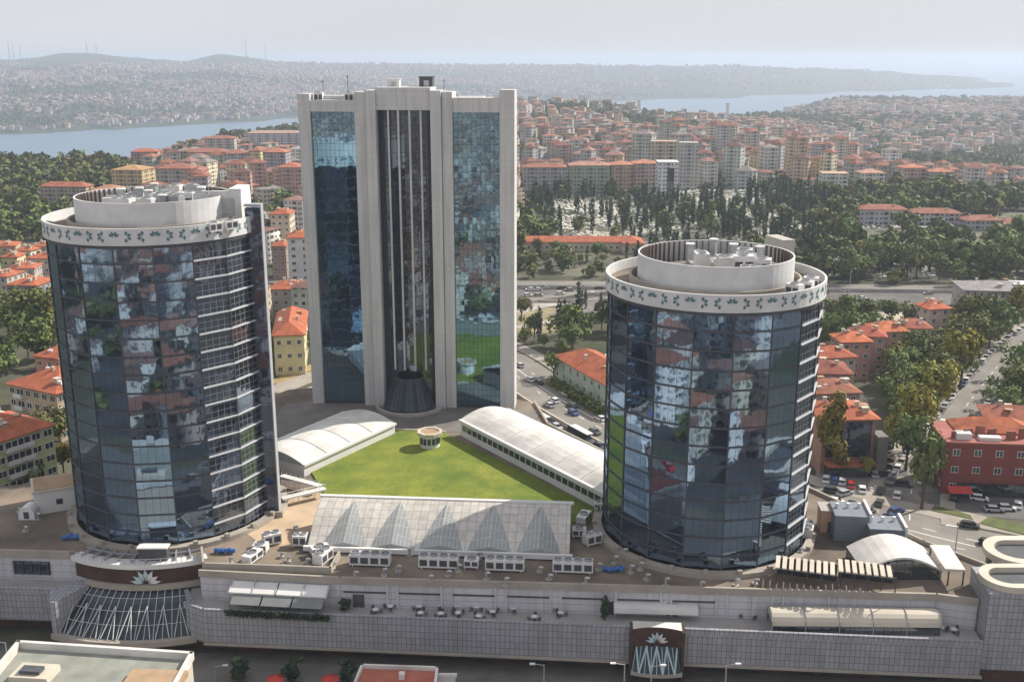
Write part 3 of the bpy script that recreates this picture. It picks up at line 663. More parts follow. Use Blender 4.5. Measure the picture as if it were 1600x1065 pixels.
def emblem(cx, cy, z, n, s, parent):
    """lotus-like fan of pointed leaves"""
    up = mathutils.Vector((0, 0, 1)); n = mathutils.Vector(n).normalized(); ux = up.cross(n); mb = MB(); c_ = mathutils.Vector((cx, cy, z)) + n*.12
    for j, (a, L, w_) in enumerate(((90, 1.0, .30), (62, 1.0, .30), (118, 1.0, .30), (34, .95, .30), (146, .95, .30), (12, 1.0, .26), (168, 1.0, .26))):
        fan(mb, c_, ux, up, (a,), s*L, s*w_, j % 2, n*(.03*j))
    e = mb.build('emblem', [M['ltblue'], M['white']], parent); return e
emblem(-67.0 + .3, 201 - 25.75, 10.8, (0, -1, 0), 2.9, mroot)
# fan shaped glazed canopy
gl = MB(); fr = MB(); c = LT
q = lambda an, r, z: (c[0] + r*sin(R_(an)), c[1] - r*cos(R_(an)), z)
NA = 15
for k in range(NA):
    a, b = -23 + 41.5*k/NA, -23 + 41.5*(k+1)/NA
    for j in range(4):
        s0, s1 = j/4, (j+1)/4; zz = lambda s: 9.7 - 6.0*s**1.25; rr_ = lambda s: 25.6 + 8.0*s
        gl.face([q(a, rr_(s1), zz(s1)), q(b, rr_(s1), zz(s1)), q(b, rr_(s0), zz(s0)), q(a, rr_(s0), zz(s0))])
        fr.bar(q(a, rr_(s0)+.06, zz(s0)+.12), q(a, rr_(s1)+.06, zz(s1)+.12), .07, 0, 5)
        if j: fr.bar(q(a, rr_(s0)+.05, zz(s0)+.1), q(b, rr_(s0)+.05, zz(s0)+.1), .06, 0, 5)
gl.build('fan_canopy_glass', M['darkglass2'], mroot)
for k in range(0, NA+1, 2):
    a = -23 + 41.5*k/NA
    fr.bar(q(a, 29.5, 8.2), q(a + 2.0, 33.8, 4.1), .09, 0, 5); fr.bar(q(a, 29.5, 8.2), q(a - 2.0, 33.8, 4.1), .09, 0, 5)
fr.build('fan_canopy_frame', M['ledge'], mroot)
arcwall(33.2, 34.6, 2.8, 3.8, -25, 20, 'fan_canopy_rim', M['coping'])
mb = MB()
pa, pb = q(-24.5, 25.0, 0), q(-24.5, 34.4, 0)
mb.prism([(-84, 174.4), pb[:2], (pb[0]+.9, pb[1]+.2), (pa[0]+1.4, pa[1]-.4), (pa[0]-1.0, pa[1]+1)], 3.5, 9.9); mb.build('angled_wing_wall', M['panel'], mroot)
mb = MB(); pb = q(19.0, 34.0, 0); mb.prism([(pb[0]-.3, pb[1]), (-54.4, 167.25), (-58.0, 173), (-59.4, 176), (-60.0, 175.5)], 3.5, 9.4); mb.build('angled_wing_wall', M['panel'], mroot)
# small marquee in the right part of the wall
ma = atan2(156.7-167.2, 78.2+54.4)
px0, py0 = 24.6, 161.0
def ML(s, d, z): return (px0 + s*cos(ma) + d*sin(ma), py0 + s*sin(ma) - d*cos(ma), z)
for s0, s1 in ((-4.6, -4.1), (4.1, 4.6)): mb = MB(); mb.prism([ML(s0, 2.0, 0)[:2], ML(s1, 2.0, 0)[:2], ML(s1, -1, 0)[:2], ML(s0, -1, 0)[:2]], 0, 10.4); mb.build('marquee_pier', M['recess'], mroot)
mb = MB(); n = 8
for k in range(n):
    a, b = -4.1 + 8.2*k/n, -4.1 + 8.2*(k+1)/n; d = lambda s: .8 + .9*(s/4.1)**2
    mb.face([ML(a, d(a), 7.2), ML(b, d(b), 7.2), ML(b, d(b), 10.6), ML(a, d(a), 10.6)]); mb.face([ML(a, d(a), 10.6), ML(b, d(b), 10.6), ML(b, -1, 10.6), ML(a, -1, 10.6)], 1)
mb.build('marquee_fascia', [M['recess'], M['white2']], mroot)
e_ = ML(0, .95, 7.9); emblem(e_[0], e_[1], e_[2], (sin(ma), -cos(ma), 0), 2.0, mroot)
gl = MB(); fr = MB()
for k in range(n):
    a, b = -4.1 + 8.2*k/n, -4.1 + 8.2*(k+1)/n; r1 = lambda s: 2.6 + .8*(1-(s/4.1)**2)
    gl.face([ML(a*1.0, r1(a), 3.2), ML(b, r1(b), 3.2), ML(b*.85, 1.0, 7.1), ML(a*.85, 1.0, 7.1)]); fr.bar(ML(a, r1(a)+.1, 3.2), ML(a*.85, 1.1, 7.1), .07, 0, 4)
for k in range(4):
    s = -3 + 2*k; fr.bar(ML(s, 3.4, 3.3), ML(s*.85+.9, 1.1, 7.2), .16, 0, 5); fr.bar(ML(s, 3.4, 3.3), ML(s*.85-.9, 1.1, 7.2), .16, 0, 5)
gl.build('marquee_glass', M['darkglass2'], mroot); fr.build('marquee_frame', M['ltblue'], mroot)
mb = MB()
for k in range(n):
    a, b = -4.3 + 8.6*k/n, -4.3 + 8.6*(k+1)/n; mb.prism([ML(a, 3.0+.7*(1-(a/4.3)**2), 0)[:2], ML(b, 3.0+.7*(1-(b/4.3)**2), 0)[:2], ML(b, 2.2, 0)[:2], ML(a, 2.2, 0)[:2]], 2.7, 3.2)
mb.build('marquee_rim', M['coping'], mroot)
mb = MB(); a = ML(4.6, 1.0, 0); b2 = ML(50, .9, 0)
# corner tower clad in tiles with oval parapet
ct = empty('corner_tower', (88, 152, 0), 'square tiled stair tower with oval white parapet at the mall right corner', 'tower')
cpoly = [(78.9, 158.2), (97, 156.8), (98.5, 166.5), (80.0, 168.0)]
mb = MB(); mb.prism(cpoly, 3.9, 17.9); mb.build('tiled_shaft', M['panel'], ct)
mb = MB(); mb.prism([(a*.97+88*.03, b*.97+162*.03) for a, b in cpoly], 0, 3.9); mb.build('base', M['recess'], ct)
def oval(cx, cy, L, W, n=32): return [(cx + (L if cos(2*pi*k/n) > 0 else -L)*.5 + W*cos(2*pi*k/n), cy + W*sin(2*pi*k/n)) for k in range(n)]
def ovalring(mb, cx, cy, L, W, w_, z0, z1, m=0):
    A = oval(cx, cy, L, W); B = oval(cx, cy, L, W - w_); n = len(A)
    for k in range(n):
        j = (k+1) % n
        mb.face([(*A[k], z0), (*A[j], z0), (*A[j], z1), (*A[k], z1)], m); mb.face([(*B[j], z0), (*B[k], z0), (*B[k], z1), (*B[j], z1)], m); mb.face([(*A[k], z1), (*A[j], z1), (*B[j], z1), (*B[k], z1)], m)
mb = MB(); ovalring(mb, 90.5, 162.4, 14, 4.4, 1.5, 17.95, 19.1); mb.build('oval_parapet', M['cream'], ct)
mb = MB(); mb.prism(oval(90.5, 162.4, 14, 2.9), 17.95, 18.1); mb.build('roof_well', M['metald'], ct)
ct2 = empty('glass_rotunda', (100, 176, 0), 'dark glazed rotunda with oval white roof ring behind the corner tower', 'rotunda')
mb = MB(); mb.prism(oval(99.5, 177.5, 14, 5.0), 0, 15.2); mb.build('glazed_drum', M['darkglass'], ct2)
mb = MB(); ovalring(mb, 99.5, 177.5, 14, 5.8, 1.9, 15.3, 16.5); mb.build('roof_ring', M['cream'], ct2)
mb = MB(); mb.prism(oval(99.5, 177.5, 14, 3.9), 15.2, 15.6); mb.build('roof_well', M['metald'], ct2)
mb = MB(); mb.box(100, 177, 15.6, 9, 2.6, 1.3, -.2); mb.build('roof_hatch', M['white'], ct2)

# lawn
lawn = [(-44.6, 219.5), (-29.5, 246.5), (-16.5, 244.5), (17.0, 199.6), (15.5, 193), (-38.8, 193), (-39.5, 207)]
mb = MB(); mb.prism(lawn, ZP + .02, ZP + .30); tag(mb.build('lawn', M['lawn']), 'bright green triangular lawn on the podium roof between the three towers', kind='stuff')
coping([(-44.9, 219.7), (-29.6, 246.9), (-16.3, 244.9)], ZP, .55, .4, 'lawn_kerb', M['cream'])
mb = MB(); mb.prism([(-62, 238), (-30, 247.2), (-16, 245.2), (4, 249), (8, 262), (-20, 264), (-60, 268)], ZP + .004, ZP + .05); mb.build('tower_forecourt', M['concrete_d'], mroot)
# tan deck on the left
mb = MB(); mb.prism([(-47, 183), (-39.2, 182.5), (-39.2, 207.5), (-44.2, 210), (-50, 194), (-52, 189)], ZP + .004, ZP + .06); mb.build('tan_deck', mat('tan_terrace', (.48,.36,.25), .85, .15, .2), mroot)
mb = MB()
for a, b in (((-55.5, 173.6), (-32.4, 171.9)), ((-32.4, 171.9), (-31.8, 178)), ((-55.5, 173.6), (-57.6, 180))):
    L = hypot(b[0]-a[0], b[1]-a[1]); mb.box((a[0]+b[0])/2, (a[1]+b[1])/2, ZP, L+.4, .4, 1.3, atan2(b[1]-a[1], b[0]-a[0]))
mb.build('deck_parapet', M['coping'], mroot)

# skylight
sk = empty('atrium_skylight', (-14, 185, ZP), 'long arched glass skylight with five triangular dormers in front of lawn', 'skylight')
sa = atan2(177.2-180.9, 10.5+38.2); SL = hypot(48.7, 3.7)
def SP(s, t_, z): return (-38.2 + s*cos(sa) - t_*sin(sa), 180.9 + s*sin(sa) + t_*cos(sa), ZP + z)
prof = [(12.6*k/9, 1.0 + 4.6*sin(pi/2*k/9)) for k in range(10)]
prof = [(t_*1.0, z) for t_, z in prof]
tt = lambda z: z
mb = MB(); ac = 0
for (t0, z0), (t1, z1) in zip(prof, prof[1:]):
    d_ = hypot(t1-t0, z1-z0)
    mb.face([SP(0, t0, z0), SP(SL, t0, z0), SP(SL, t1, z1), SP(0, t1, z1)], 0, [(0, ac), (SL, ac), (SL, ac+d_), (0, ac+d_)]); ac += d_
mb.build('glazed_vault', M['atrium'], sk)
mb = MB()
for s_ in (0, SL):
    mb.face([SP(s_, t_, z) for t_, z in ([(0, 0)] + prof + [(12.7, 0)])][::(1 if s_ else -1)], 0)
mb.face([SP(0, 12.65, 0), SP(0, 12.65, 5.6), SP(SL, 12.65, 5.6), SP(SL, 12.65, 0)][::1])
mb.face([SP(0, 0, 0), SP(SL, 0, 0), SP(SL, 0, 1.0), SP(0, 0, 1.0)]); mb.build('end_walls', M['metal'], sk)
mb = MB()
for s_, e in ((SL/2, 0),): 
    p = SP(SL/2, -.35, -.0); mb.box(p[0], p[1], ZP + .3, SL + 1.2, .7, .9, sa)
    p = SP(SL/2, 12.7, 0); mb.box(p[0], p[1], ZP + 5.5, SL + 1.0, .9, .35, sa)
mb.build('edge_beam', M['white'], sk)
def zprof(t_):
    return np.interp(t_, [p[0] for p in prof], [p[1] for p in prof])
for k in range(5):
    sc_ = 6.9 + k*9.05; mb = MB(); W0 = 4.15; n = 8
    for j in range(n):
        t0, t1 = .1 + 11.0*j/n, .1 + 11.0*(j+1)/n; w0, w1 = W0*(1-j/n), W0*(1-(j+1)/n); h0, h1 = .75*(1-j/n)+.12, .75*(1-(j+1)/n)+.12
        for sg in (-1, 1):
            f_ = [SP(sc_+sg*w0, t0, zprof(t0)+.04), SP(sc_, t0, zprof(t0)+h0), SP(sc_, t1, zprof(t1)+h1), SP(sc_+sg*w1, t1, zprof(t1)+.04)]
            uvv = [(w0, t0*1.1), (0, t0*1.1), (0, t1*1.1), (w1, t1*1.1)]
            mb.face(f_ if sg < 0 else f_[::-1], 0, uvv if sg < 0 else uvv[::-1])
    mb.face([SP(sc_-W0, .1, zprof(.1)+.02), SP(sc_+W0, .1, zprof(.1)+.02), SP(sc_, .1, zprof(.1)+.87)]); mb.build('dormer', M['atriumd'], sk)
# side vaults
def vault(name, label, A, B, side, wd, parapet_m, nr_):
    H0 = 3.9 if parapet_m else 2.6
    """ribbed membrane vault from A to B (its lawn-side edge); side=+1 lies left of A->B"""
    A = mathutils.Vector((*A, 0)); B = mathutils.Vector((*B, 0)); e = (B-A).normalized(); n = mathutils.Vector((-e.y, e.x, 0))*side; L = (B-A).length
    r = empty(name, (A.x, A.y, ZP), label, 'vault roof'); pt = lambda s, t_, z: tuple(A + e*s + n*t_ + mathutils.Vector((0, 0, ZP + z)))
    nseg = nr_; mb = MB(); M_ = 8; fl = []
    for i in range(nseg*4):
        s0, s1 = L*i/(nseg*4), L*(i+1)/(nseg*4); sag = lambda s: .38*abs(sin(pi*s/(L/nseg)))
        for j in range(M_):
            t0, t1 = j/M_, (j+1)/M_; zf = lambda t_, s: H0 + 1.9*sin(pi*min(1, t_*.92+.04))*1.0 + sag(s)*sin(pi*t_)
            f_ = [pt(s0, .3+wd*t0, zf(t0, s0)), pt(s1, .3+wd*t0, zf(t0, s1)), pt(s1, .3+wd*t1, zf(t1, s1)), pt(s0, .3+wd*t1, zf(t1, s0))]
            mb.face(f_ if side > 0 else f_[::-1])
    mb.build('membrane_roof', M['white2'], r)
    for i in range(nseg+1):
        mb = MB(); s = L*i/nseg
        for j in range(M_):
            t0, t1 = j/M_, (j+1)/M_; zf = lambda t_: H0 + .06 + 1.9*sin(pi*min(1, t_*.92+.04)); mb.bar(pt(s, .3+wd*t0, zf(t0)), pt(s, .3+wd*t1, zf(t1)), .13, 0, 5)
        mb.build('rib', M['white'], r)
    mb = MB(); q4 = [pt(0, 0, 0)[:2], pt(L, 0, 0)[:2], pt(L, wd+.6, 0)[:2], pt(0, wd+.6, 0)[:2]]
    if side < 0: q4 = q4[::-1]
    mb.prism(q4, ZP, ZP + H0 - .2); mb.build('side_wall', M['white'], r)
    mb = MB(); c_ = pt(L/2, -.05, 0); an = atan2(e.y, e.x); mb.box(c_[0], c_[1], ZP + H0 - .2, L + .4, .8, .5, an); c_ = pt(L/2, wd+.6, 0); mb.box(c_[0], c_[1], ZP + H0 - .2, L + .4, .8, .5, an); mb.build('gutter', M['white'], r)
    if parapet_m:
        mb = MB(); c_ = pt(L/2, -.06, 0); mb.box(c_[0], c_[1], ZP + 1.6, L*.96, .1, 1.3, an); mb.build('strip_window', M['darkglass'], r)
        for k in range(int(L/2.2)):
            mb = MB(); c_ = pt(1 + k*2.2, -.16, 0); mb.box(c_[0], c_[1], ZP + 1.6, .18, .12, 1.3, an); mb.build('window_post', M['white'], r)
    else:
        for s_ in (0, L): mb = MB(); mb.face([pt(s_, .3+wd*j/8, H0+1.9*sin(pi*min(1, j/8*.92+.04))) for j in range(9)] + [pt(s_, wd+.3, 2.4), pt(s_, .3, 2.4)]); mb.build('end_gable', M['metal'], r)
    return r
vault('membrane_vault', 'white ribbed vault roof left of the lawn, beside the left tower', (-45.6, 217.0), (-28.6, 244.2), 1, 15.5, False, 4)
vault('membrane_vault', 'white ribbed vault roof right of the lawn, running to the right tower', (-12.5, 243.2), (19.2, 197.6), 1, 13.5, True, 6)
# kiosk on the lawn
kx, ky = P(672, 698, ZP); k_ = empty('lawn_pavilion', (kx, ky, ZP + .3), 'small round pale pavilion with tan flat roof standing on the lawn', 'pavilion')
mb = MB(); mb.cyl(kx, ky, ZP + .3, ZP + 3.6, 2.3, 0, 20); mb.build('drum_wall', M['white'], k_)
mb = MB(); mb.ring(kx, ky, ZP + 3.45, ZP + 4.05, 2.35, 3.1, 0, 8, R_(22.5), R_(22.5) + 2*pi); mb.build('roof_rim', M['cream'], k_)
mb = MB(); mb.cyl(kx, ky, ZP + 3.6, ZP + 3.85, 2.25, 0, 24); mb.build('flat_roof', M['brownroof'], k_)
for i in range(7):
    a = -pi/2 + (i-3)*.45; mb = MB(); mb.box(kx + 2.33*cos(a), ky + 2.33*sin(a), ZP + 1.2, .12, .75, 1.5, a); mb.build('window', M['winglass'], k_)

# cooling units in a row before the skylight
for i, (px, py, w_) in enumerate(((579, 882, 7.4), (686, 886, 7.2), (789, 890, 7.0), (895, 893, 7.2))):
    x, y = P(px, py, ZP); cooling_unit(x, y, ZP + .02, w_, 2.0, 2.3, -.08, 4, 'long white cooling unit before the skylight, %s' % ('leftmost of the row of four', 'second from left of four', 'third from left of four', 'rightmost of the row of four')[i], 'long cooling units along the front deck')
spots = [(408, 862, 'white cooling box standing on the tan deck nearest the left tower'), (425, 850, 'white cooling box behind another one on the tan deck'), (395, 876, 'low white cooling box at the front of the tan deck'), (470, 852, 'wide white cooling box left of the skylight end'), (500, 866, 'white cooling box just before the skylight left corner'), (505, 878, 'flat white cooling box by the deck parapet corner'), (905, 838, 'grey white plant box right of the skylight end'), (925, 850, 'dark framed plant box right of the skylight'), (912, 815, 'white plant box between skylight and right tower'), (938, 800, 'small white plant box behind the skylight right end'), (930, 775, 'white plant box at the lawn right corner'), (1262, 838, 'small grey plant box beside the right tower foot'), (737, 886, 'grey cluster of pipes and pumps between two cooling units')]
for i, (px, py, lb) in enumerate(spots):
    x, y = P(px, py, ZP); cooling_unit(x, y, ZP + .07, 2.6 + (i % 3)*.7, 2.0, 1.7 + (i % 2)*.6, (-.08, .5, 1.2)[i % 3], 1 + i % 2, lb)
rg = random.Random(4)
for i, (px, py) in enumerate(((450, 445+432), (460, 830), (440, 440+430), (640, 868), (716, 893), (748, 872), (843, 893), (858, 905), (960, 880), (975, 868), (1010, 905), (760, 905), (600, 900), (555, 903), (622, 893), (672, 908), (790, 915), (915, 912), (985, 895), (1040, 915), (1095, 918), (1150, 915), (1180, 912), (1000, 890), (385, 885), (440, 890), (360, 880), (480, 885), (520, 888), (935, 890), (700, 900), (1230, 845), (1250, 868), (30, 800), (60, 812), (40, 830))):
    x, y = P(px, py, ZP); r = empty('vent_pipe', (x, y, ZP), 'short bent grey vent pipe on the mall roof deck', 'vent', 'vent pipes scattered over the mall roof deck')
    h = rg.uniform(.8, 1.6); mb = MB(); mb.bar((x, y, ZP), (x, y, ZP + h), .22, 0, 8); mb.bar((x, y, ZP + h), (x + .7, y - .2, ZP + h), .24, 0, 8); mb.build('pipe', M['metal'], r)
    mb = MB(); mb.box(x, y, ZP, 1.0, 1.0, .22, rg.uniform(0, 1)); mb.build('pipe_base', M['concrete'], r)
for i, (px, py, lb) in enumerate(((110, 843, 'blue tarpaulin roll at the left edge of the balcony'), (348, 864, 'blue tarpaulin bundle at the right edge of the balcony'), (955, 893, 'blue cover heap on the deck before the right tower'))):
    x, y = P(px, py, ZP); r = MB()
    for k in range(5): r.bar((x + (k-2)*.7, y + rg.uniform(-.3, .3), ZP + .5), (x + (k-2)*.7 + 1.0, y + rg.uniform(-.3, .3), ZP + .6 + rg.uniform(0, .5)), .5, 0, 7, .35)
    tag(r.build('tarpaulin', M['blue']), lb, 'tarpaulin')
# terrace awning and planting below it, left
def WLL(s, off): a_, b_2 = (-56.0, 172.6), (-30.4, 169.9); L_ = hypot(25.6, 2.7); return (a_[0] + 25.6*s/L_ + off*sin(-.105), a_[1] - 2.7*s/L_ - off*cos(-.105))
aw = empty('terrace_awning', (-42, 170, 12), 'white slatted awning over the left terrace cafe', 'awning')
for s0, s1 in ((6.2, 14.6), (14.9, 24.0)):
    mb = MB(); A_2, B_2 = WLL(s0, .3), WLL(s1, .3); C_2, D_2 = WLL(s1, 2.9), WLL(s0, 2.9)
    mb.face([(*D_2, 12.4), (*C_2, 12.4), (*B_2, 13.3), (*A_2, 13.3)]); mb.face([(*D_2, 12.15), (*C_2, 12.15), (*C_2, 12.4), (*D_2, 12.4)])
    mb.face([(*A_2, 13.1), (*B_2, 13.1), (*C_2, 12.15), (*D_2, 12.15)]); mb.build('awning_sheet', M['white'], aw)
mb = MB()
for s in (6.3, 10.5, 14.7, 19.5, 23.9):
    p1_, p2_ = WLL(s, .2), WLL(s, 2.8); mb.bar((*p2_, 9.1), (*p2_, 12.3), .09, 0, 5); mb.bar((*p1_, 13.6), (*p2_, 12.45), .1, 0, 5)
mb.build('awning_posts', M['metal'], aw)
for k, (s0, s1) in enumerate(((7.2, 12.4), (12.7, 17.9), (18.2, 23.6))):
    u = empty('grey_sunshade', (*WLL((s0+s1)/2, 3.8), 9.1), 'grey fabric sunshade under the white awning, %s' % ('left of three', 'middle of three', 'right of three')[k], 'sunshade', 'grey sunshades on the left terrace')
    mb = MB(); q = [WLL(s0, 4.9), WLL(s1, 4.9), WLL(s1, 2.8), WLL(s0, 2.8)]; mb.face([(*q[0], 11.2), (*q[1], 11.2), (*q[2], 12.1), (*q[3], 12.1)]); mb.face([(*q[3], 12.02), (*q[2], 12.02), (*q[1], 11.1), (*q[0], 11.1)]); mb.face([(*q[0], 11.1), (*q[1], 11.1), (*q[1], 11.2), (*q[0], 11.2)]); mb.build('fabric', M['sage'], u)
    mb = MB(); [mb.bar((*z_, 9.1), (*z_, 11.2), .07, 0, 5) for z_ in q[:2]]; mb.build('post', M['metald'], u)
# cafe tables
def table_proto():
    r = empty('cafe_table', (0, 0, 0), 'x', 'table'); mb = MB(); mb.cyl(0, 0, .70, .75, .55, 0, 14); mb.build('table_top', M['white'], r)
    mb = MB(); mb.bar((0, 0, 0), (0, 0, .7), .05, 0, 6); mb.cyl(0, 0, 0, .04, .3, 0, 10); mb.build('pedestal', M['metald'], r)
    for k in range(3):
        a = k*2.1; mb = MB(); x, y = .95*cos(a), .95*sin(a); mb.box(x, y, .42, .5, .5, .06, a); mb.box(x + .25*cos(a), y + .25*sin(a), .45, .06, .5, .5, a)
        for dx in (-.2, .2):
            for dy in (-.2, .2): mb.box(x + dx*cos(a) - dy*sin(a), y + dx*sin(a) + dy*cos(a), 0, .05, .05, .42, a)
        mb.build('chair', M['metald'], r)
    return r
tp = table_proto(); first = True
tsp = [(587, 957), (610, 952), (655, 952), (657, 962), (686, 950), (689, 963), (714, 951), (716, 962), (745, 953), (748, 967), (802, 955), (835, 968), (876, 962), (770, 960), (858, 953), (380, 942), (400, 944), (420, 945), (445, 946), (465, 948), (490, 949), (1160, 962), (1175, 964), (1190, 963), (1470, 985), (1490, 988)]
for i, (px, py) in enumerate(tsp):
    x, y = P(px, py, 9.1); gl_ = 'small round cafe table with dark chairs on the terrace %s' % ('under the left awning' if px < 500 else 'in front of the white wall' if px < 1000 else 'right of the small marquee' if px < 1300 else 'at the far right end')
    if first: tp.location = (x, y, 9.12); tag(tp, gl_, 'table', gl_.replace('small round cafe table', 'cafe tables')); first = False
    else: copy_tree(tp, (x, y, 9.12), i*.7, gl_, gl_.replace('small round cafe table', 'cafe tables'))
# terrace barrel canopy right
bc = empty('barrel_canopy', (62, 161, 9.1), 'long tan barrel canopy of five bays on the right terrace', 'canopy')
ba, bb = mathutils.Vector((*P(1206, 990, 9.1), 0)), mathutils.Vector((*P(1470, 993, 9.1), 0)); be = (bb-ba).normalized(); bn_ = mathutils.Vector((-be.y, be.x, 0)); BL = (bb-ba).length
BP = lambda s, t_, z: tuple(ba + be*s + bn_*t_ + mathutils.Vector((0, 0, z)))
for k in range(5):
    mb = MB(); s0, s1 = BL*k/5 + .1, BL*(k+1)/5 - .1
    for j in range(8):
        a, b = R_(180 - 22.5*j*.9), R_(180 - 22.5*(j+1)*.9)
        pf = lambda an: (2.3 + 2.2*cos(an), 10.6 + 2.1*sin(an))
        (t0, z0), (t1, z1) = pf(a), pf(b); mb.face([BP(s0, t0, z0), BP(s1, t0, z0), BP(s1, t1, z1), BP(s0, t1, z1)])
    for s_ in (s0, s1): mb.face([BP(s_, 2.3 + 2.2*cos(R_(180-20.25*j)), 10.6 + 2.1*sin(R_(180-20.25*j))) for j in range(9)])
    mb.build('canopy_bay', M['cream'], bc)
for k in range(6): 
    mb = MB()
    for t_ in (.1, 4.4): mb.bar(BP(BL*k/5, t_, 9.1), BP(BL*k/5, t_, 10.8), .12, 0, 6)
    for j in range(8): mb.bar(BP(BL*k/5, 2.3 + 2.25*cos(R_(180-20.25*j)), 10.6+2.16*sin(R_(180-20.25*j))), BP(BL*k/5, 2.3 + 2.25*cos(R_(180-20.25*(j+1))), 10.6+2.16*sin(R_(180-20.25*(j+1)))), .1, 0, 5)
    mb.build('canopy_frame', M['metal'], bc)
for k in range(5): 
    mb = MB(); c_ = BP(BL*(k+.5)/5, .12, 0); mb.box(c_[0], c_[1], 9.15, BL/5-.3, .08, 1.4, atan2(be.y, be.x)); mb.build('canopy_glazing', M['darkglass'], bc)
# pergolas
def pergola(A, B, D, z, label):
    """A,B front corners, D depth back"""
    A = mathutils.Vector((*A, 0)); B = mathutils.Vector((*B, 0)); e = (B-A).normalized(); n = mathutils.Vector((-e.y, e.x, 0)); L = (B-A).length; pt = lambda s, t_, h: tuple(A + e*s + n*t_ + mathutils.Vector((0, 0, z+h)))
    r = empty('pergola', (A.x, A.y, z), label, 'pergola'); mb = MB(); k = 0; an = atan2(e.y, e.x)
    while k*1.15 < L: c_ = pt(k*1.15, D/2, 0); mb.box(c_[0], c_[1], z+3.1, .75, D + .6, .25, an); k += 1
    mb.build('roof_slats', M['cream'], r)
    mb = MB(); [mb.bar(pt(0, t_, 3.0), pt(L, t_, 3.0), .14) for t_ in (0, D)]
    mb.build('beam', M['metald'], r)
    mb = MB()
    for k in range(5):
        for t_ in (0, D): mb.bar(pt(L*k/4, t_, 0), pt(L*k/4, t_, 3.1), .11)
    mb.build('post', M['metald'], r)
    mb = MB(); c_ = pt(L/2, D, 0); mb.box(c_[0], c_[1], z, L, .15, 2.9, an); mb.build('glazed_screen', M['darkglass'], r)
pergola(P(1213, 912, ZP), P(1306, 924, ZP), 4.2, ZP, 'dark pergola with cream roof slats right of the right tower foot')
pergola(P(1312, 918, ZP), P(1398, 928, ZP), 4.2, ZP, 'dark pergola with cream roof slats next to the barrel roofed hall')
# barrel roofed hall
bh = empty('barrel_hall', (74, 181, ZP), 'low hall with broad cream curved roof on the deck right side', 'hall')
A = mathutils.Vector((*P(1345, 905, ZP), 0)); B = mathutils.Vector((*P(1470, 905, ZP), 0)); e = (B-A).normalized(); n = mathutils.Vector((-e.y, e.x, 0)); L = (B-A).length; pt = lambda s, t_, h: tuple(A + e*s + n*t_ + mathutils.Vector((0, 0, ZP+h)))
mb = MB(); K = 10
for j in range(K):
    s0, s1 = L*j/K, L*(j+1)/K; zf = lambda s: 2.0 + 2.6*sin(pi*s/L); mb.face([pt(s0, -.6, zf(s0)), pt(s1, -.6, zf(s1)), pt(s1, 9, zf(s1)), pt(s0, 9, zf(s0))]); mb.face([pt(s0, -.6, zf(s0)-.35), pt(s1, -.6, zf(s1)-.35), pt(s1, -.6, zf(s1)), pt(s0, -.6, zf(s0))])
mb.build('curved_roof', M['white2'], bh)
mb = MB()
for t_ in (0, 8.8): mb.face([pt(0, t_, 0), pt(L, t_, 0)] + [pt(L*(K-j)/K, t_, 1.95 + 2.6*sin(pi*(K-j)/K)) for j in range(K+1)])
for s_ in (0, L): mb.face([pt(s_, 0, 0), pt(s_, 8.8, 0), pt(s_, 8.8, 1.95), pt(s_, 0, 1.95)])
mb.build('hall_wall', M['darkglass'], bh)
x, y = P(1484, 905, ZP); r = empty('slab_roof_shelter', (x, y, ZP), 'narrow shelter with flat white slab roof beside the curved roofed hall', 'shelter')
mb = MB(); mb.box(x, y + 2, ZP + 3.0, 3.4, 9.5, .4, -.1); mb.build('slab_roof', M['white2'], r); mb = MB()
for dx, dy in ((-1.3, -2.2), (1.3, -2.2), (-1.3, 6.2), (1.3, 6.2)): mb.bar((x+dx, y+dy, ZP), (x+dx, y+dy, ZP+3), .14)
mb.build('post', M['metald'], r)
# blue grey plant rooms
for i, (px, py, sx, sy, h, lb) in enumerate(((1332, 846, 6.3, 7, 5.2, 'blue grey louvred plant room, the larger and left one of two'), (1387, 858, 6.4, 6.5, 4.0, 'blue grey louvred plant room, the smaller and right one of two'))):
    x, y = P(px, py, ZP); r = empty('plant_room', (x, y + sy/2, ZP), lb, 'plant room'); mb = MB(); mb.box(x, y + sy/2, ZP, sx, sy, h, -.12); mb.build('louvred_wall', M['bluegrey'], r)
    for k in range(3): mb = MB(); mb.cyl(x - sx/3 + k*sx/3, y + sy*.6, ZP + h, ZP + h + .9, .35, 0, 10); mb.build('roof_vent', M['white'], r)
    mb = MB(); mb.box(x + sx/2 + .35, y + sy/2, ZP, .5, sy, h + .5, -.12); mb.build('side_panel', M['white'], r)
x, y = P(1297, 832, ZP); r = empty('tan_shed', (x, y + 2, ZP), 'small salmon coloured shed between the right tower and the plant rooms', 'shed')
mb = MB(); mb.box(x, y + 2, ZP, 3.4, 4, 4.4, -.1); mb.build('shed_wall', mat('salmon_plaster', (.55, .35, .25), .8, .1, .4), r); mb = MB(); mb.box(x, y - .05, ZP + .1, 1.2, .12, 2.2, -.1); mb.build('door', M['metald'], r); mb = MB(); mb.box(x, y+2, ZP+4.4, 3.8, 4.4, .25, -.1); mb.build('roof_slab', M['concrete'], r)
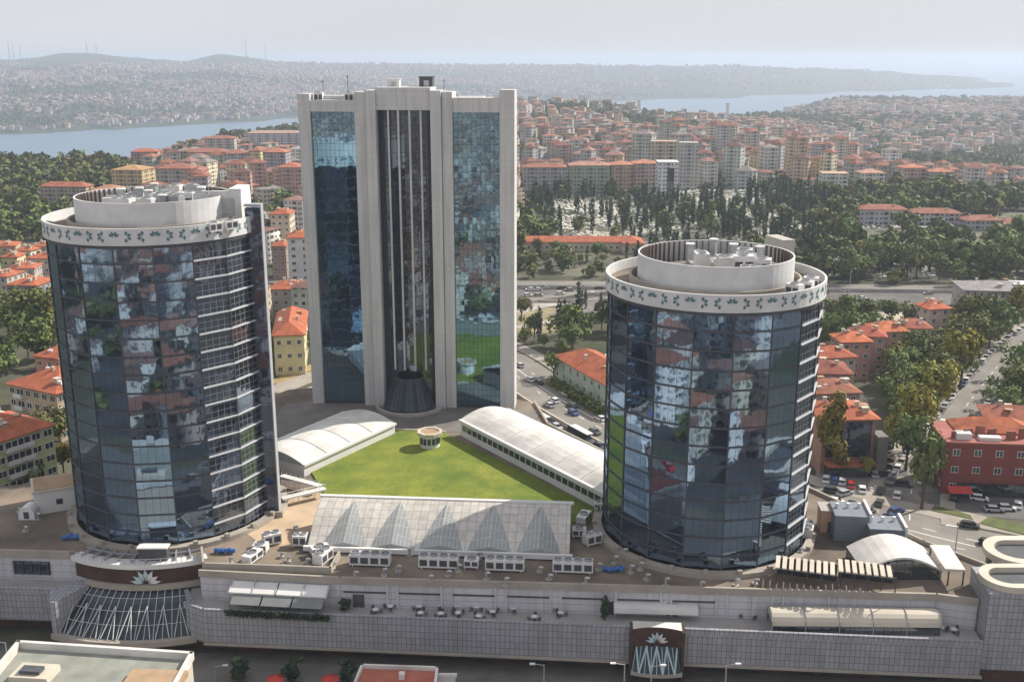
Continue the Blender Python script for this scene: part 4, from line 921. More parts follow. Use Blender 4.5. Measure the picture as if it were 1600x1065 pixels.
# left roof shed on the mall
sx0, sy0 = P(76, 800, ZP); r = empty('roof_house', (sx0, sy0+3, ZP), 'white roof house with tan flat roof on the mall left of the left tower', 'roof house')
mb = MB(); mb.box(sx0, sy0 + 4, ZP, 8.4, 8.0, 4.6, .45); mb.build('house_wall', M['white'], r); mb = MB(); mb.box(sx0, sy0+4, ZP+4.6, 8.8, 8.4, .35, .45); mb.build('roof_edge', M['cream'], r); mb = MB(); mb.box(sx0, sy0+4, ZP+4.95, 7.8, 7.4, .12, .45); mb.build('roof_bed', M['brownroof'], r)
mb = MB(); mb.box(sx0 + 2.2, sy0 + .6, ZP + 1.6, 1.2, .2, 1.1, .45); mb.build('window', M['winglass'], r)
x, y = P(42, 812, ZP); r = empty('arched_vent', (x, y, ZP), 'white arched vent hood beside the white roof house', 'vent hood'); mb = MB()
for j in range(8): a_, b_3 = R_(22.5*j), R_(22.5*(j+1)); mb.face([(x+1.6*cos(b_3), y, ZP+1.2+1.5*sin(b_3)), (x+1.6*cos(a_), y, ZP+1.2+1.5*sin(a_)), (x+1.6*cos(a_), y+3, ZP+1.2+1.5*sin(a_)), (x+1.6*cos(b_3), y+3, ZP+1.2+1.5*sin(b_3))])
mb.face([(x+1.6*cos(R_(22.5*j)), y, ZP+1.2+1.5*sin(R_(22.5*j))) for j in range(9)]); mb.box(x, y+1.5, ZP, 3.2, 3, 1.2); mb.build('hood', M['white'], r); mb = MB(); mb.box(x, y-.05, ZP+.3, 1.0, .1, 1.4); mb.build('grille', M['metald'], r)
# steel steps and walkways at the left tower's rear side
for i, (p0_, p1_, lb) in enumerate((((440, 742), (500, 758), 'white curved steel walkway behind the left tower fin, upper one'), ((440, 778), (508, 762), 'white curved steel walkway behind the left tower fin, lower one'))):
    a, b = P(*p0_, ZP+2), P(*p1_, ZP+2); r = empty('walkway', (a[0], a[1], ZP+2), lb, 'walkway'); L = hypot(b[0]-a[0], b[1]-a[1]); an = atan2(b[1]-a[1], b[0]-a[0])
    mb = MB(); mb.box((a[0]+b[0])/2, (a[1]+b[1])/2, ZP+1.7, L, 1.5, .35, an); mb.build('deck_plate', M['white'], r); mb = MB()
    for k in range(9):
        s = k/8; mb.bar((a[0]+(b[0]-a[0])*s, a[1]+(b[1]-a[1])*s, ZP), (a[0]+(b[0]-a[0])*s, a[1]+(b[1]-a[1])*s, ZP+2.9), .06, 0, 4)
    mb.bar((*a, ZP+2.9), (*b, ZP+2.9), .06, 0, 4); mb.build('railing', M['white'], r)
# ------------------------------------------------------------------ roads and paved ground
def strip(pts, w_, name, m, z=.03, closed=False, kind='structure', zf=None):
    mb = MB(); pts = [mathutils.Vector((p[0], p[1], 0)) for p in pts]; L = []; Rr = []
    for i, p in enumerate(pts):
        d = (pts[min(i+1, len(pts)-1)] - pts[max(i-1, 0)]).normalized(); n = mathutils.Vector((-d.y, d.x, 0)); L.append(p + n*w_/2); Rr.append(p - n*w_/2)
    for i in range(len(pts)-1):
        zz = lambda v: (v.x, v.y, (hgt(v.x, v.y) if zf is None else zf) + z)
        mb.face([zz(Rr[i]), zz(Rr[i+1]), zz(L[i+1]), zz(L[i])])
    return tag(mb.build(name, m), kind=kind)
def curve(pts, n=8):
    out = []
    for i in range(len(pts)-1):
        p0 = pts[max(i-1, 0)]; p1 = pts[i]; p2 = pts[i+1]; p3 = pts[min(i+2, len(pts)-1)]
        for k in range(n):
            t_ = k/n; out.append(tuple(.5*(2*p1[j] + (p2[j]-p0[j])*t_ + (2*p0[j]-5*p1[j]+4*p2[j]-p3[j])*t_*t_ + (3*p1[j]-p0[j]-3*p2[j]+p3[j])*t_**3) for j in (0, 1)))
    return out + [tuple(pts[-1])]
def sheet(poly, name, m, z=.03, kind='structure'):
    mb = MB(); mb.face([(x, y, z) for x, y in poly]); return tag(mb.build(name, m), kind=kind)
M['paint'] = mat('road_paint', (.7,.69,.66), .7, .1, 1)
def offs(pts, d):
    out = []
    for i, p in enumerate(pts):
        q0, q1 = pts[max(i-1, 0)], pts[min(i+1, len(pts)-1)]; dx, dy = q1[0]-q0[0], q1[1]-q0[1]; L = hypot(dx, dy) or 1; out.append((p[0] - dy/L*d, p[1] + dx/L*d))
    return out
AV = curve([(-60, 440), (-30, 405), (-4, 362), (14, 318), (37, 276), (62, 246), (88, 222), (125, 202), (220, 178), (420, 140)])
strip(AV, 19, 'avenue', M['asphalt2'], .03)
strip(offs(AV, 13.2), 5.5, 'pavement', M['pave'], .12); strip(offs(AV, -14.5), 7.5, 'service_lane', M['asphalt'], .02)
def dashes(pts, step, ln, wd, name, z=.05):
    mb = MB(); acc = 0
    for a, b in zip(pts, pts[1:]):
        L = hypot(b[0]-a[0], b[1]-a[1]); ux, uy = (b[0]-a[0])/L, (b[1]-a[1])/L; s = 0
        while s < L:
            if (acc + s) % step < ln: mb.face([(a[0]+ux*s-uy*-wd/2, a[1]+uy*s+ux*-wd/2, z), (a[0]+ux*min(L, s+1)-uy*-wd/2, a[1]+uy*min(L, s+1)+ux*-wd/2, z), (a[0]+ux*min(L, s+1)-uy*wd/2, a[1]+uy*min(L, s+1)+ux*wd/2, z), (a[0]+ux*s-uy*wd/2, a[1]+uy*s+ux*wd/2, z)])
            s += 1
        acc += L
    return tag(mb.build(name, M['paint']), kind='structure')
dashes(offs(AV, 3), 9, 3, .25, 'lane_marking'); dashes(offs(AV, -3), 9, 3, .25, 'lane_marking'); dashes(offs(AV, 0), 1e9, 1e8, .3, 'lane_marking')
mb = MB()
for off, h in ((-10.2, .8), (-10.9, 1.3)):
    q = offs(AV[16:52], off); q2 = offs(AV[16:52], off-.45)
    for i in range(len(q)-1): mb.prism([q2[i], q2[i+1], q[i+1], q[i]], 0, h, 0)
tag(mb.build('low_wall', M['cream']), 'low tan wall dividing the avenue from its service lane right of the tall tower', 'wall')
BV = curve([(92, 226), (100, 246), (113, 268), (131, 296), (152, 328), (178, 366), (205, 400), (250, 450)])
strip(BV, 13, 'boulevard', M['asphalt2'], .04); strip(offs(BV, 8.4), 3.4, 'pavement', M['pave'], .14); strip(offs(BV, -8.4), 3.4, 'pavement', M['pave'], .14)
dashes(offs(BV, 0), 8, 3, .22, 'lane_marking', .06)
sheet([P(1270, 800), P(1275, 735), P(1350, 738), P(1420, 745), P(1445, 790), P(1400, 835), P(1330, 830)], 'parking_lot', M['asphalt2'], .055)
sheet([P(1300, 700), P(1400, 690), P(1420, 745), P(1350, 738), P(1275, 745)], 'side_street', M['asphalt'], .05)
sheet([P(1425, 768), P(1600, 768), P(1640, 790), P(1600, 812), P(1470, 800)], 'side_street', M['asphalt'], .05)
sheet([P(1420, 795), P(1470, 805), P(1600, 838), P(1600, 822), P(1480, 792), P(1440, 785)], 'verge', M['pave'], .10)
mb = MB()
for q in ([(1455, 798), (1520, 812), (1515, 805), (1460, 790)], [(1530, 818), (1600, 836), (1600, 820), (1545, 808)]): mb.prism([P(*p) for p in q], 0, .25)
tag(mb.build('verge_grass', mat('dry_grass', (.09,.11,.035), .9, .3, .4)), 'short green grass on the road verge by the junction', kind='stuff')
# highway far behind
HW = [(-260, 478), (40, 470), (330, 452), (520, 440)]
strip(HW, 26, 'highway', M['asphalt'], .05); strip(offs(HW, 22), 9, 'highway', M['asphalt2'], .05); strip(offs(HW, -22), 9, 'highway', mat('pale_concrete_road', (.33,.30,.25), .9, .1, .1), .05)
strip([(100, 432), (180, 424), (330, 408)], 14, 'slip_road', mat('warm_concrete', (.40,.36,.29), .9, .12, .1), .06)  # warm pale concrete, the slip road's own tone
mb = MB()
for (a, b, h) in (((-260, 464), (520, 427), 1.2), ((-260, 493), (520, 455), 1.6), ((95, 441), (330, 417), 2.2)):
    L = hypot(b[0]-a[0], b[1]-a[1]); mb.box((a[0]+b[0])/2, (a[1]+b[1])/2, 0, L, .6, h, atan2(b[1]-a[1], b[0]-a[0]))
tag(mb.build('retaining_wall', M['concrete']), 'long low concrete walls along the far highway', 'wall')
strip([P(425, 612), P(495, 585), P(640, 560), P(800, 545)], 9, 'road', M['pave'], .05); strip([P(425, 598), P(495, 570), P(640, 545)], 5, 'verge', mat('yellow_grass', (.30,.23,.10), .9, .2, .3), .04)
strip([P(425, 630), P(500, 604), P(640, 580)], 5, 'pavement', M['concrete'], .06)
sheet([P(808, 520), P(905, 520), P(940, 480), P(808, 480)], 'waste_ground', mat('dry_soil', (.24,.20,.12), .95, .35, .08), .02)
strip([P(808, 512), P(870, 500), P(905, 492), P(960, 478)], 5, 'path', M['concrete'], .06)
strip(curve([P(808, 470), P(870, 462), P(930, 455), P(1000, 452)]), 6, 'ramp_road', M['asphalt2'], .09)
strip(curve([P(808, 488), P(850, 478), P(905, 470), P(955, 466)]), 5, 'ramp_road', M['concrete'], .10)
mb = MB(); L_r = curve([P(808, 478), P(860, 470), P(930, 461), P(1000, 458)])
for q0_, q1_ in zip(L_r, L_r[1:]): mb.box((q0_[0]+q1_[0])/2, (q0_[1]+q1_[1])/2, 0, hypot(q1_[0]-q0_[0], q1_[1]-q0_[1]) + .2, .5, 1.4, atan2(q1_[1]-q0_[1], q1_[0]-q0_[0]))
tag(mb.build('ramp_wall', M['concrete']), 'curved low concrete wall between the ramps behind the avenue', 'wall')
mb = MB(); q_ = [P(858, 496), P(900, 470), P(952, 468), P(952, 490)]; 
mb.prism([(x, y) for x, y in q_], 0, .8); tag(mb.build('ramp', M['concrete_d']), kind='structure')
sheet([(-950, -1500), (700, -1500), (700, 112), (-950, 112)], 'side_streets', mat('dark_asphalt', (.05,.052,.055), .9, .4, .05), .012)
sheet([(-150, 172), (120, 172), (150, 120), (-150, 120)], 'street', M['asphalt'], .03)
sheet([(-150, 171.5), (120, 166), (120, 150), (-150, 157)], 'pavement', M['concrete_d'], .07)  # dark concrete colour stands in for shade below the podium front
strip([(-400, 128), (0, 128), (400, 100)], 18, 'front_avenue', M['asphalt'], .06)

# ------------------------------------------------------------------ windows and hand built buildings
_wm = {}
def win_mesh(w_, h_, bal=False):
    k = (round(w_, 1), round(h_, 1), bal)
    if k not in _wm:
        mb = MB(); mb.box(0, -.03, 0, w_, .08, h_, 0, 1); mb.box(0, -.05, 0, w_*.06, .12, h_, 0, 0)
        for sx in (-.5, .5): mb.box(sx*w_, -.05, -.05, .1, .14, h_+.1, 0, 0)
        for z in (-.08, h_): mb.box(0, -.06, z, w_+.2, .18, .1, 0, 0)
        if bal: mb.box(0, -.65, -.75, w_*1.15, 1.3, .2, 0, 0); mb.box(0, -1.27, -.55, w_*1.15, .1, 1.0, 0, 0)
        o = mb.build('window', [M['white'], M['winglass']]); _wm[k] = o.data; bpy.data.objects.remove(o)
    return _wm[k]
def house(name, label, cx, cy, sx, sy, h, rot, wall, roof='hip', rcol=(.40,.13,.07), rh=2.6, storeys=None, nwx=None, nwy=None, balc=(), cat='apartment block', over=.7, z=None, group=None, chim=2, ww=1.4, wh=1.4, faces=None, wallmat=None):
    z = hgt(cx, cy) if z is None else z
    r = empty(name, (cx, cy, z), label, cat, group)
    mb = MB(); mb.box(cx, cy, z - 1.5, sx, sy, h + 1.5, rot); o = mb.build('wall', wallmat or M['plaster'], r); o.color = wall + (1,)
    mb = MB()
    if roof == 'hip': mb.hip(cx, cy, z + h, sx, sy, rh, rot, over)
    elif roof == 'gable': mb.hip(cx, cy, z + h, sx, sy, rh, rot, over, gable=True)
    else: mb.box(cx, cy, z + h, sx + .5, sy + .5, .5, rot)
    o = mb.build('roof', M['roof'] if roof != 'flat' else M['plaster'], r); o.color = rcol + (1,)
    c, s = cos(rot), sin(rot)
    for k in range(chim):
        a, b = (-.25 + .5*k/max(1, chim-1))*sx, (.15 - .3*(k % 2))*sy; mb = MB(); x, y = cx + a*c - b*s, cy + a*s + b*c
        mb.box(x, y, z + h + .2, .9, .7, rh*.8 + .8, rot); mb.box(x, y, z + h + rh*.8 + 1.0, 1.1, .9, .15, rot); mb.build('chimney', M['cream'], o)
    if cy < 620 and chim:
        rq = random.Random(int(cx*13 + cy*7))
        for k in range(5):
            a, b = rq.uniform(-.38, .38)*sx, rq.uniform(-.34, .34)*sy; x, y = cx + a*c - b*s, cy + a*s + b*c; zz_ = z + h + rh*.35; mb = MB()
            if k % 2: mb.box(x, y, zz_ - .3, 1.6, 1.3, rq.uniform(1.2, 2.0), rot); mb.box(x, y - .1, zz_ + 1.5, 1.9, 1.7, .15, rot); mb.build('dormer', M['cream'] if k == 1 else M['brownroof'], o)
            else: mb.box(x, y, zz_, 1.3, .9, .9, rot + .3); mb.bar((x, y, zz_), (x, y, zz_ + 2.0), .06, 0, 5); mb.build('water_heater', M['white'], o)
    st = storeys or max(1, int(h/3.0)); fh = h/st; cnt = 0
    # faces seen from the camera: local -y, +x, -x, +y
    for fi, (nx, ny, W, D) in enumerate(((0, -1, sx, sy), (1, 0, sy, sx), (-1, 0, sy, sx))):
        wx, wy = nx*c - ny*s, nx*s + ny*c; fx, fy = cx + wx*D/2, cy + wy*D/2
        if faces is None:
            if wx*(0-fx) + wy*(0-fy) <= hypot(fx, fy)*.04: continue
        elif fi not in faces: continue
        n = (nwx if fi == 0 else nwy) or max(1, int(W/3.1)); ex_, ey_ = -wy, wx
        for f in range(st):
            for k in range(n):
                if cnt >= 98: break
                t_ = (k + .5)/n - .5; b = (fi, k) in balc and f > 0
                o2 = bpy.data.objects.new('window', win_mesh(ww if not b else ww*1.5, wh, b)); COL.objects.link(o2); o2.parent = r
                o2.location = (fx + ex_*t_*W - cx, fy + ey_*t_*W - cy, f*fh + fh*.32); o2.rotation_euler = (0, 0, atan2(wy, wx) + pi/2); cnt += 1
    return r
def hb(pxL, pxR, pye, Y, depth, h=None, rot=0, **k):
    """place a building by its eave line seen in the photograph and its distance"""
    xm0 = xat((pxL+pxR)/2, Y, 10); g0 = hgt(xm0, Y); ze = zat(pye, Y); h_ = (ze - g0) if h is None else h
    xl, xr = xat(pxL, Y, ze), xat(pxR, Y, ze); w_ = (xr - xl)
    cx, cy = (xl+xr)/2 + depth/2*(-sin(rot)), Y + depth/2*cos(rot)
    return house(k.pop('name', 'apartment_block'), k.pop('label'), cx, cy, w_/max(.6, cos(rot)), depth, max(3, h_), rot, k.pop('wall'), **k)
RR = (.30,.135,.10); DR_ = (.24,.085,.065)
occ = []     # (x, y, r) kept clear for hand placed things
def reg(o, r_): occ.append((o.location[0], o.location[1], r_)); return o
cr = (.55,.47,.33); gy = (.36,.35,.34); wt = (.62,.60,.56)
reg(house('apartment_block', 'tan and grey apartment block with big orange hipped roof, left edge behind yellow green block', -129, 292, 20, 22, 14.0, R_(-28), (.48,.38,.28), rh=4.2, storeys=4, ww=1.9, wh=1.6, chim=3, balc=((0,1),)), 20)
reg(house('apartment_block', 'small red roofed wing attached behind the tan block at the left edge', -136, 312, 14, 12, 16, R_(-20), (.50,.25,.18), rh=3, storeys=4), 14)
reg(house('apartment_block', 'yellow green striped apartment block with orange roof at the left edge', -124.5, 243.5, 18, 16, 16.4, R_(-32), (.50,.52,.28), rh=3.4, storeys=5, ww=2.2, wh=1.5, balc=((1,1),(1,2),(0,1),(0,3))), 18)
reg(hb(8, 58, 446, 428, 14, rot=R_(-8), label='grey apartment block with orange roof, left edge beyond the trees', wall=(.36,.34,.35), rh=2.6), 16)
for i, (a, b, e, Y, d_, wl, lb) in enumerate(((-30, 12, 432, 445, 12, (.5,.45,.4), 'low cream house with orange roof cut by the left picture edge'), (14, 52, 420, 478, 12, (.42,.36,.34), 'pinkish house with bright orange roof behind the grey block'), (40, 78, 404, 515, 12, (.55,.42,.36), 'salmon walled house with orange roof touching the left tower edge'), (2, 26, 402, 530, 10, (.68,.56,.34), 'yellow walled small house at the far left'), (-20, 22, 385, 570, 12, (.6,.4,.3), 'orange roofed long house behind the yellow small house'), (50, 85, 385, 575, 11, (.5,.45,.42), 'pale house with red roof just above the left tower parapet level'), (22, 48, 392, 556, 9, (.62,.60,.45), 'small pale yellow house between orange roofs at left'))):
    reg(hb(a, b, e, Y, d_, rot=R_((-10, 8, -5, 0, 12, 5, -8)[i]), label=lb, wall=wl, rh=2.0, cat='house', name='house'), 12)
reg(hb(428, 474, 524, 342, 34, rot=R_(9), label='long yellow house with orange roof between the left tower fin and the tall tower', wall=(.66,.58,.34), rh=3.4, storeys=3, ww=1.3), 24)
reg(hb(424, 482, 452, 412, 14, rot=R_(2), label='grey apartment block with wavy red roof behind the long yellow house', wall=(.33,.33,.34), rh=2.4), 16)
reg(hb(449, 484, 372, 480, 14, rot=R_(5), label='white apartment block with dark slit windows left of the tall tower', wall=(.52,.52,.54), rh=2.2, roof='hip', ww=1.8, nwx=2), 14)
reg(hb(422, 452, 335, 560, 14, rot=R_(0), label='cream block with square windows just right of the left tower fin top', wall=(.60,.50,.38), rh=2.2), 14)
reg(hb(424, 446, 385, 500, 12, rot=R_(0), label='low shaded house in the gap beside the left tower fin', wall=(.3,.22,.18), rh=2.0, cat='house', name='house'), 12)
for i, (a, b, e, Y, d_, wl, rc, lb) in enumerate((
 (172, 222, 266, 800, 22, (.55,.42,.24), (.42,.27,.14), 'ochre block with tan roof right above the left tower drum'),
 (138, 185, 298, 720, 18, (.52,.48,.36), (.40,.22,.14), 'low cream villa with brown roof left of the ochre block'),
 (242, 300, 264, 770, 20, (.42,.36,.36), RR, 'pink and grey apartment block with hipped roof above the left tower drum'),
 (296, 316, 268, 800, 18, (.62,.36,.26), RR, 'narrow salmon block beside the pink and grey apartment block'),
 (292, 352, 238, 960, 20, (.44,.34,.32), RR, 'salmon roofed pair block on the ridge above the left tower'),
 (350, 388, 240, 960, 20, (.42,.42,.44), RR, 'grey fronted block with salmon roof left of the yellow sided block'),
 (388, 407, 236, 962, 20, (.68,.56,.28), RR, 'yellow sided narrow block on the ridge above the left tower'),
 (410, 446, 238, 900, 18, (.36,.32,.36), (.42,.18,.12), 'mauve grey block nearest the left of the tall tower, upper one'),
 (434, 470, 262, 780, 18, (.42,.27,.24), (.42,.16,.10), 'reddish block half hidden by the left edge of the tall tower'),
 (385, 470, 208, 1330, 20, (.52,.52,.55), (.42,.3,.26), 'long pale barracks block on the wooded ridge left of the tall tower'),
 (320, 365, 217, 1200, 18, (.5,.45,.42), RR, 'row block with pink roof on the crest above the strait'),
 (205, 245, 237, 1090, 14, (.45,.3,.26), (.42,.14,.09), 'dark red roofed long house on the crest at the water edge'),
 (60, 135, 292, 760, 12, (.4,.33,.28), (.36,.14,.09), 'red roofed buildings lying low in the woods above the left tower'))):
    reg(hb(a, b, e, Y, d_, rot=R_((i*37 % 17) - 8), label=lb, wall=wl, rcol=rc, rh=3.0, wallmat=M['fac'], storeys=1, nwx=1, nwy=1, faces=(), chim=1 if i < 8 else 0), 16)
# right of the tall tower, far rows
for i, (a, b, e, Y, d_, wl, rc, rf, lb) in enumerate((
 (817, 887, 262, 823, 18, (.34,.34,.36), RR, 'hip', 'grey slab block with tiled roof next to the right edge of the tall tower'),
 (890, 953, 259, 823, 18, (.30,.36,.27), (.42,.24,.18), 'hip', 'greenish slab block in the middle distance right of the tall tower'),
 (955, 989, 258, 826, 18, (.46,.32,.24), (.48,.22,.15), 'hip', 'orange brown block touching the greenish slab block'),
 (990, 1027, 256, 830, 18, (.42,.32,.29), (.48,.22,.15), 'hip', 'brown block left of the white framed dark glass building'),
 (1029, 1061, 254, 800, 16, (.62,.62,.66), (.6,.6,.62), 'flat', 'white framed building with tall dark glass strip'),
 (1063, 1092, 224, 850, 15, (.40,.40,.38), (.36,.34,.32), 'flat', 'grey tower block behind the white framed dark glass building, right one'),
 (1018, 1058, 222, 885, 15, (.46,.42,.34), (.42,.3,.22), 'flat', 'tan tower block behind the white framed dark glass building, left one'),
 (1286, 1326, 272, 790, 15, (.50,.50,.48), (.44,.3,.22), 'flat', 'whitish block with dark balconies above the right tower'),
 (1346, 1384, 270, 850, 15, (.55,.54,.52), (.5,.3,.22), 'hip', 'white and pink block right of the whitish balcony block'),
 (1412, 1450, 262, 860, 15, (.52,.36,.28), (.48,.2,.13), 'hip', 'orange walled block above the right red roofed row'),
 (1455, 1492, 268, 850, 15, (.42,.40,.38), (.45,.2,.14), 'hip', 'grey brown block above the red roofed row, near the right edge'),
 (1345, 1418, 328, 668, 14, (.44,.44,.50), RR, 'hip', 'blue grey fronted row with orange roofs, left of three beyond the cemetery'),
 (1424, 1502, 334, 664, 14, (.44,.45,.49), RR, 'hip', 'blue grey fronted row with orange roofs, middle of three beyond the cemetery'),
 (1510, 1568, 345, 650, 14, (.42,.43,.47), RR, 'hip', 'blue grey fronted row with orange roofs, right of three beyond the cemetery'),
 (1566, 1625, 352, 655, 14, (.5,.42,.4), RR, 'hip', 'salmon block with orange roof at the right edge beyond the cemetery'))):
    o = reg(hb(a, b, e, Y, d_, rot=R_(0 if i < 5 else (-3, -4, -5, 2, 6)[i % 5]), label=lb, wall=wl, rcol=rc, roof=rf, rh=2.6, wallmat=M['fac'], storeys=1, nwx=1, nwy=1, faces=(), chim=2 if rf == 'hip' else 0), 17)
    if i == 4:
        x, y, z = o.location; mb = MB(); mb.box(x+2.0, y - 8.15, z + 1, 5.0, .3, 22); mb.build('glass_strip', M['finD'], o)
    if i == 1: mb = MB(); 
# long orange roofed hall, near the cemetery
reg(house('long_hall', 'very long low hall with orange roof before the cemetery', 37, 583, 58, 12, 5.0, R_(-1), (.55,.47,.36), rh=2.4, storeys=1, nwx=18, cat='hall', chim=0, roof='gable'), 30)
reg(house('long_hall', 'orange roofed cross wing at the right end of the very long hall', 66, 578, 11, 18, 5.6, R_(-1), (.55,.42,.30), rh=2.4, storeys=1, cat='hall', chim=0), 14)
# green walled house along the avenue
A, B = mathutils.Vector((15.4, 337, 0)), mathutils.Vector((30.5, 303, 0)); e = (B-A).normalized(); L = (B-A).length; n = mathutils.Vector((-e.y, e.x, 0)); C_ = (A+B)/2 + n*7.5
reg(house('school_building', 'orange roofed low building with pale green walls beside the avenue', C_.x, C_.y, 15, L+6, 7.2, atan2(e.y, e.x) + pi/2, (.42,.52,.45), rh=3.6, storeys=2, nwy=9, cat='school', ww=1.2, wh=1.6), 26)
reg(house('annex_roof', 'pale flat roofed annex behind the orange roofed low building', 43, 345, 20, 14, 6.5, R_(-20), (.55,.48,.42), roof='flat', rcol=(.52,.46,.40), storeys=2, cat='annex', chim=0), 16)
# near right houses
reg(house('apartment_block', 'block with black glazed front and orange roof right of the right tower', 85.5, 262, 13.8, 14, 14.5, R_(4), (.34,.20,.15), rh=2.6, storeys=1, nwx=1, nwy=3, faces=(1,), over=1.0), 14)
x, y = 85.5, 262; 
bl = [o for o in bpy.data.objects if o.get('label', '').startswith('block with black glazed')][0]
mb = MB(); mb.box(x + 7.2*sin(R_(4)), y - 7.2*cos(R_(4)), .5+4, 11.6, .3, 9.3, R_(4)); mb.build('glazed_front', M['finD'], bl)
mb = MB(); mb.box(x + .6, y - 9.2, 3.2, 12.5, 4.0, .5, R_(4)); mb.build('canopy', M['roofN'], bl)
mb = MB(); mb.box(x + .6, y - 8.6, 0, 11.5, 3.0, 3.2, R_(4)); mb.build('shopfront', M['darkglass'], bl)
mb = MB(); mb.box(x + 8.6, y - 6.4, 0, 2.8, 5, 10.5, R_(4)); mb.build('side_wing', M['concrete_d'], bl)
for i, (x, y, sx, sy, h, ro, wl, rc, rf, lb) in enumerate((
 (88, 284, 15, 12, 14, 6, (.28,.25,.26), (.28,.12,.08), 'hip', 'dark grey house with brown roof directly behind the black glazed block'),
 (92, 301, 14, 12, 14.5, -4, (.34,.25,.22), DR_, 'hip', 'house with dark red hipped roof, second behind the black glazed block'),
 (99, 319, 13, 11, 14, 10, (.40,.32,.28), (.36,.11,.06), 'hip', 'purple grey house with patched red roof, third behind the black glazed block'),
 (91, 335, 15, 11, 13, -8, (.44,.34,.30), (.36,.18,.11), 'hip', 'house with low brown roof near the concrete slip road'),
 (113, 341, 10, 10, 13, 4, (.42,.22,.18), (.50,.16,.08), 'hip', 'small red walled house with orange roof in the tree belt'),
 (122, 352, 11, 10, 12, -12, (.36,.28,.28), (.34,.10,.07), 'hip', 'house with dark red roof beside the small red walled house'),
 (131, 359, 10, 11, 12, 9, (.52,.32,.26), (.52,.18,.09), 'hip', 'orange roofed house with pale pink front among the trees'),
 (144, 371, 12, 10, 10, -4, (.40,.32,.30), (.34,.12,.08), 'hip', 'low house with dark red roof before the slip road wall'),
 (160, 392, 9, 9, 12, 12, (.62,.48,.40), (.50,.15,.08), 'hip', 'tiny white house with orange roof near the grey public building'))):
    reg(house('house', lb, x, y, sx, sy, h, R_(ro), wl, roof=rf, rcol=rc, rh=2.4, cat='house'), 9)
rb = reg(house('brick_building', 'red brick building with roof terrace at the right edge by the junction', 118.5, 247.5, 25, 15, 13.2, R_(-6), (.21,.052,.042), roof='flat', rcol=(.30,.10,.08), storeys=3, nwx=5, nwy=3, cat='building', ww=1.6, wh=1.5, chim=0), 18)
mb = MB(); mb.hip(120, 251, 13.8, 18, 9, 2.6, R_(-6), .5); mb.build('upper_roof', M['roofN'], rb)
mb = MB(); mb.box(110, 243.5, 13.7, 3.5, 2.4, 1.6, R_(-6)); mb.box(116, 242.4, 13.7, 5, 2.0, .9, R_(-6)); mb.build('roof_hut', M['white'], rb)
mb = MB()
for k_ in range(7): mb.box(108.5 + k_*3.2, 244 + (k_*5 % 4) - k_*.3, 13.7, 2.2, .5, 1.6 + (k_ % 3)*.5, R_(-6 + 20*(k_ % 2)))
mb.build('terrace_screen', mat('brown_timber', (.25,.10,.07), .8, .2, .4), rb)
mb = MB(); mb.face([(105.5, 239.0, 3.2), (105.2, 236.4, 2.4), (110.6, 235.8, 2.4), (111.0, 238.6, 3.2)]); mb.face([(105.5, 239.0, 3.12), (111.0, 238.6, 3.12), (110.6, 235.8, 2.3), (105.2, 236.4, 2.3)]); mb.face([(105.2, 236.4, 2.3), (110.6, 235.8, 2.3), (110.6, 235.8, 2.4), (105.2, 236.4, 2.4)]); mb.build('red_awning', M['red'], rb)
mb = MB(); mb.box(118, 239.6, .2, 19, .5, 3.1, R_(-6)); mb.build('shopfront', M['darkglass'], rb)
reg(house('house', 'brown roofed house just behind the red brick building', 135, 268, 17, 13, 11, R_(-14), (.36,.14,.10), rcol=(.32,.12,.08), rh=2.8, cat='house'), 15)
pb_ = reg(house('public_building', 'grey classical building with pilasters and grey roof at right edge before the cemetery', 201, 430, 30, 18, 11.5, R_(-8), (.38,.36,.35), rcol=(.30,.30,.31), rh=2.4, storeys=3, nwx=11, cat='building', ww=1.2, wh=2.1), 22)
mb = MB(); mb.box(212, 428, 11.5, 12, 8, 2.2, R_(-8)); mb.build('white_attic', M['white'], pb_)
# foreground roofs
ox = empty('office_roof', (-62, 138, 0), 'pale grey flat roofed building with white parapets, bottom left foreground', 'building')
q = [P(30, 1012, 13), P(300, 1030, 13), (P(300, 1030, 13)[0] - .3, 120), (P(0, 1050, 13)[0] - 6, 120), P(-6, 1056, 13)]
mb = MB(); mb.prism(q, 0, 13); mb.build('wall', M['cream'], ox)
mb = MB(); mb.prism([(x + (-62-x)*.03, y + (138-y)*.03) for x, y in q], 13.0, 13.08); mb.build('roof_surface', mat('grey_roofing', (.24,.25,.22), .9, .2, .3), ox)
for (a, b) in zip(q, q[1:] + q[:1]):
    mb = MB(); L = hypot(b[0]-a[0], b[1]-a[1]); mb.box((a[0]+b[0])/2, (a[1]+b[1])/2, 13.0, L + .5, .6, 1.3, atan2(b[1]-a[1], b[0]-a[0])); mb.build('parapet', M['white2'], ox)
mb = MB(); x, y = P(245, 1062, 13.1); mb.box(x, y - 1, 13.1, 8.5, 5, .9, -.06); mb.build('roof_light', M['brownroof'], ox)
mb = MB(); x, y = P(55, 1056, 13.1); mb.box(x, y, 13.1, 6, 4, 1.0, -.1); mb.build('roof_hatch', M['cream'], ox)
mb = MB(); x, y = P(50, 1048, 14.2); mb.box(x, y, 14.2, 3.2, 1.6, .5, -.1); mb.build('hatch_vent', M['metald'], ox)
fb = empty('red_roof_house', (-16, 142, 0), 'low building with red brown roof and white parapet at bottom centre', 'building')
q = [P(566, 1043, 8), P(683, 1047, 8), (P(683, 1047, 8)[0], 138), (P(560, 1047, 8)[0] - .8, 138)]
mb = MB(); mb.prism(q, 0, 8); mb.build('wall', M['cream'], fb)
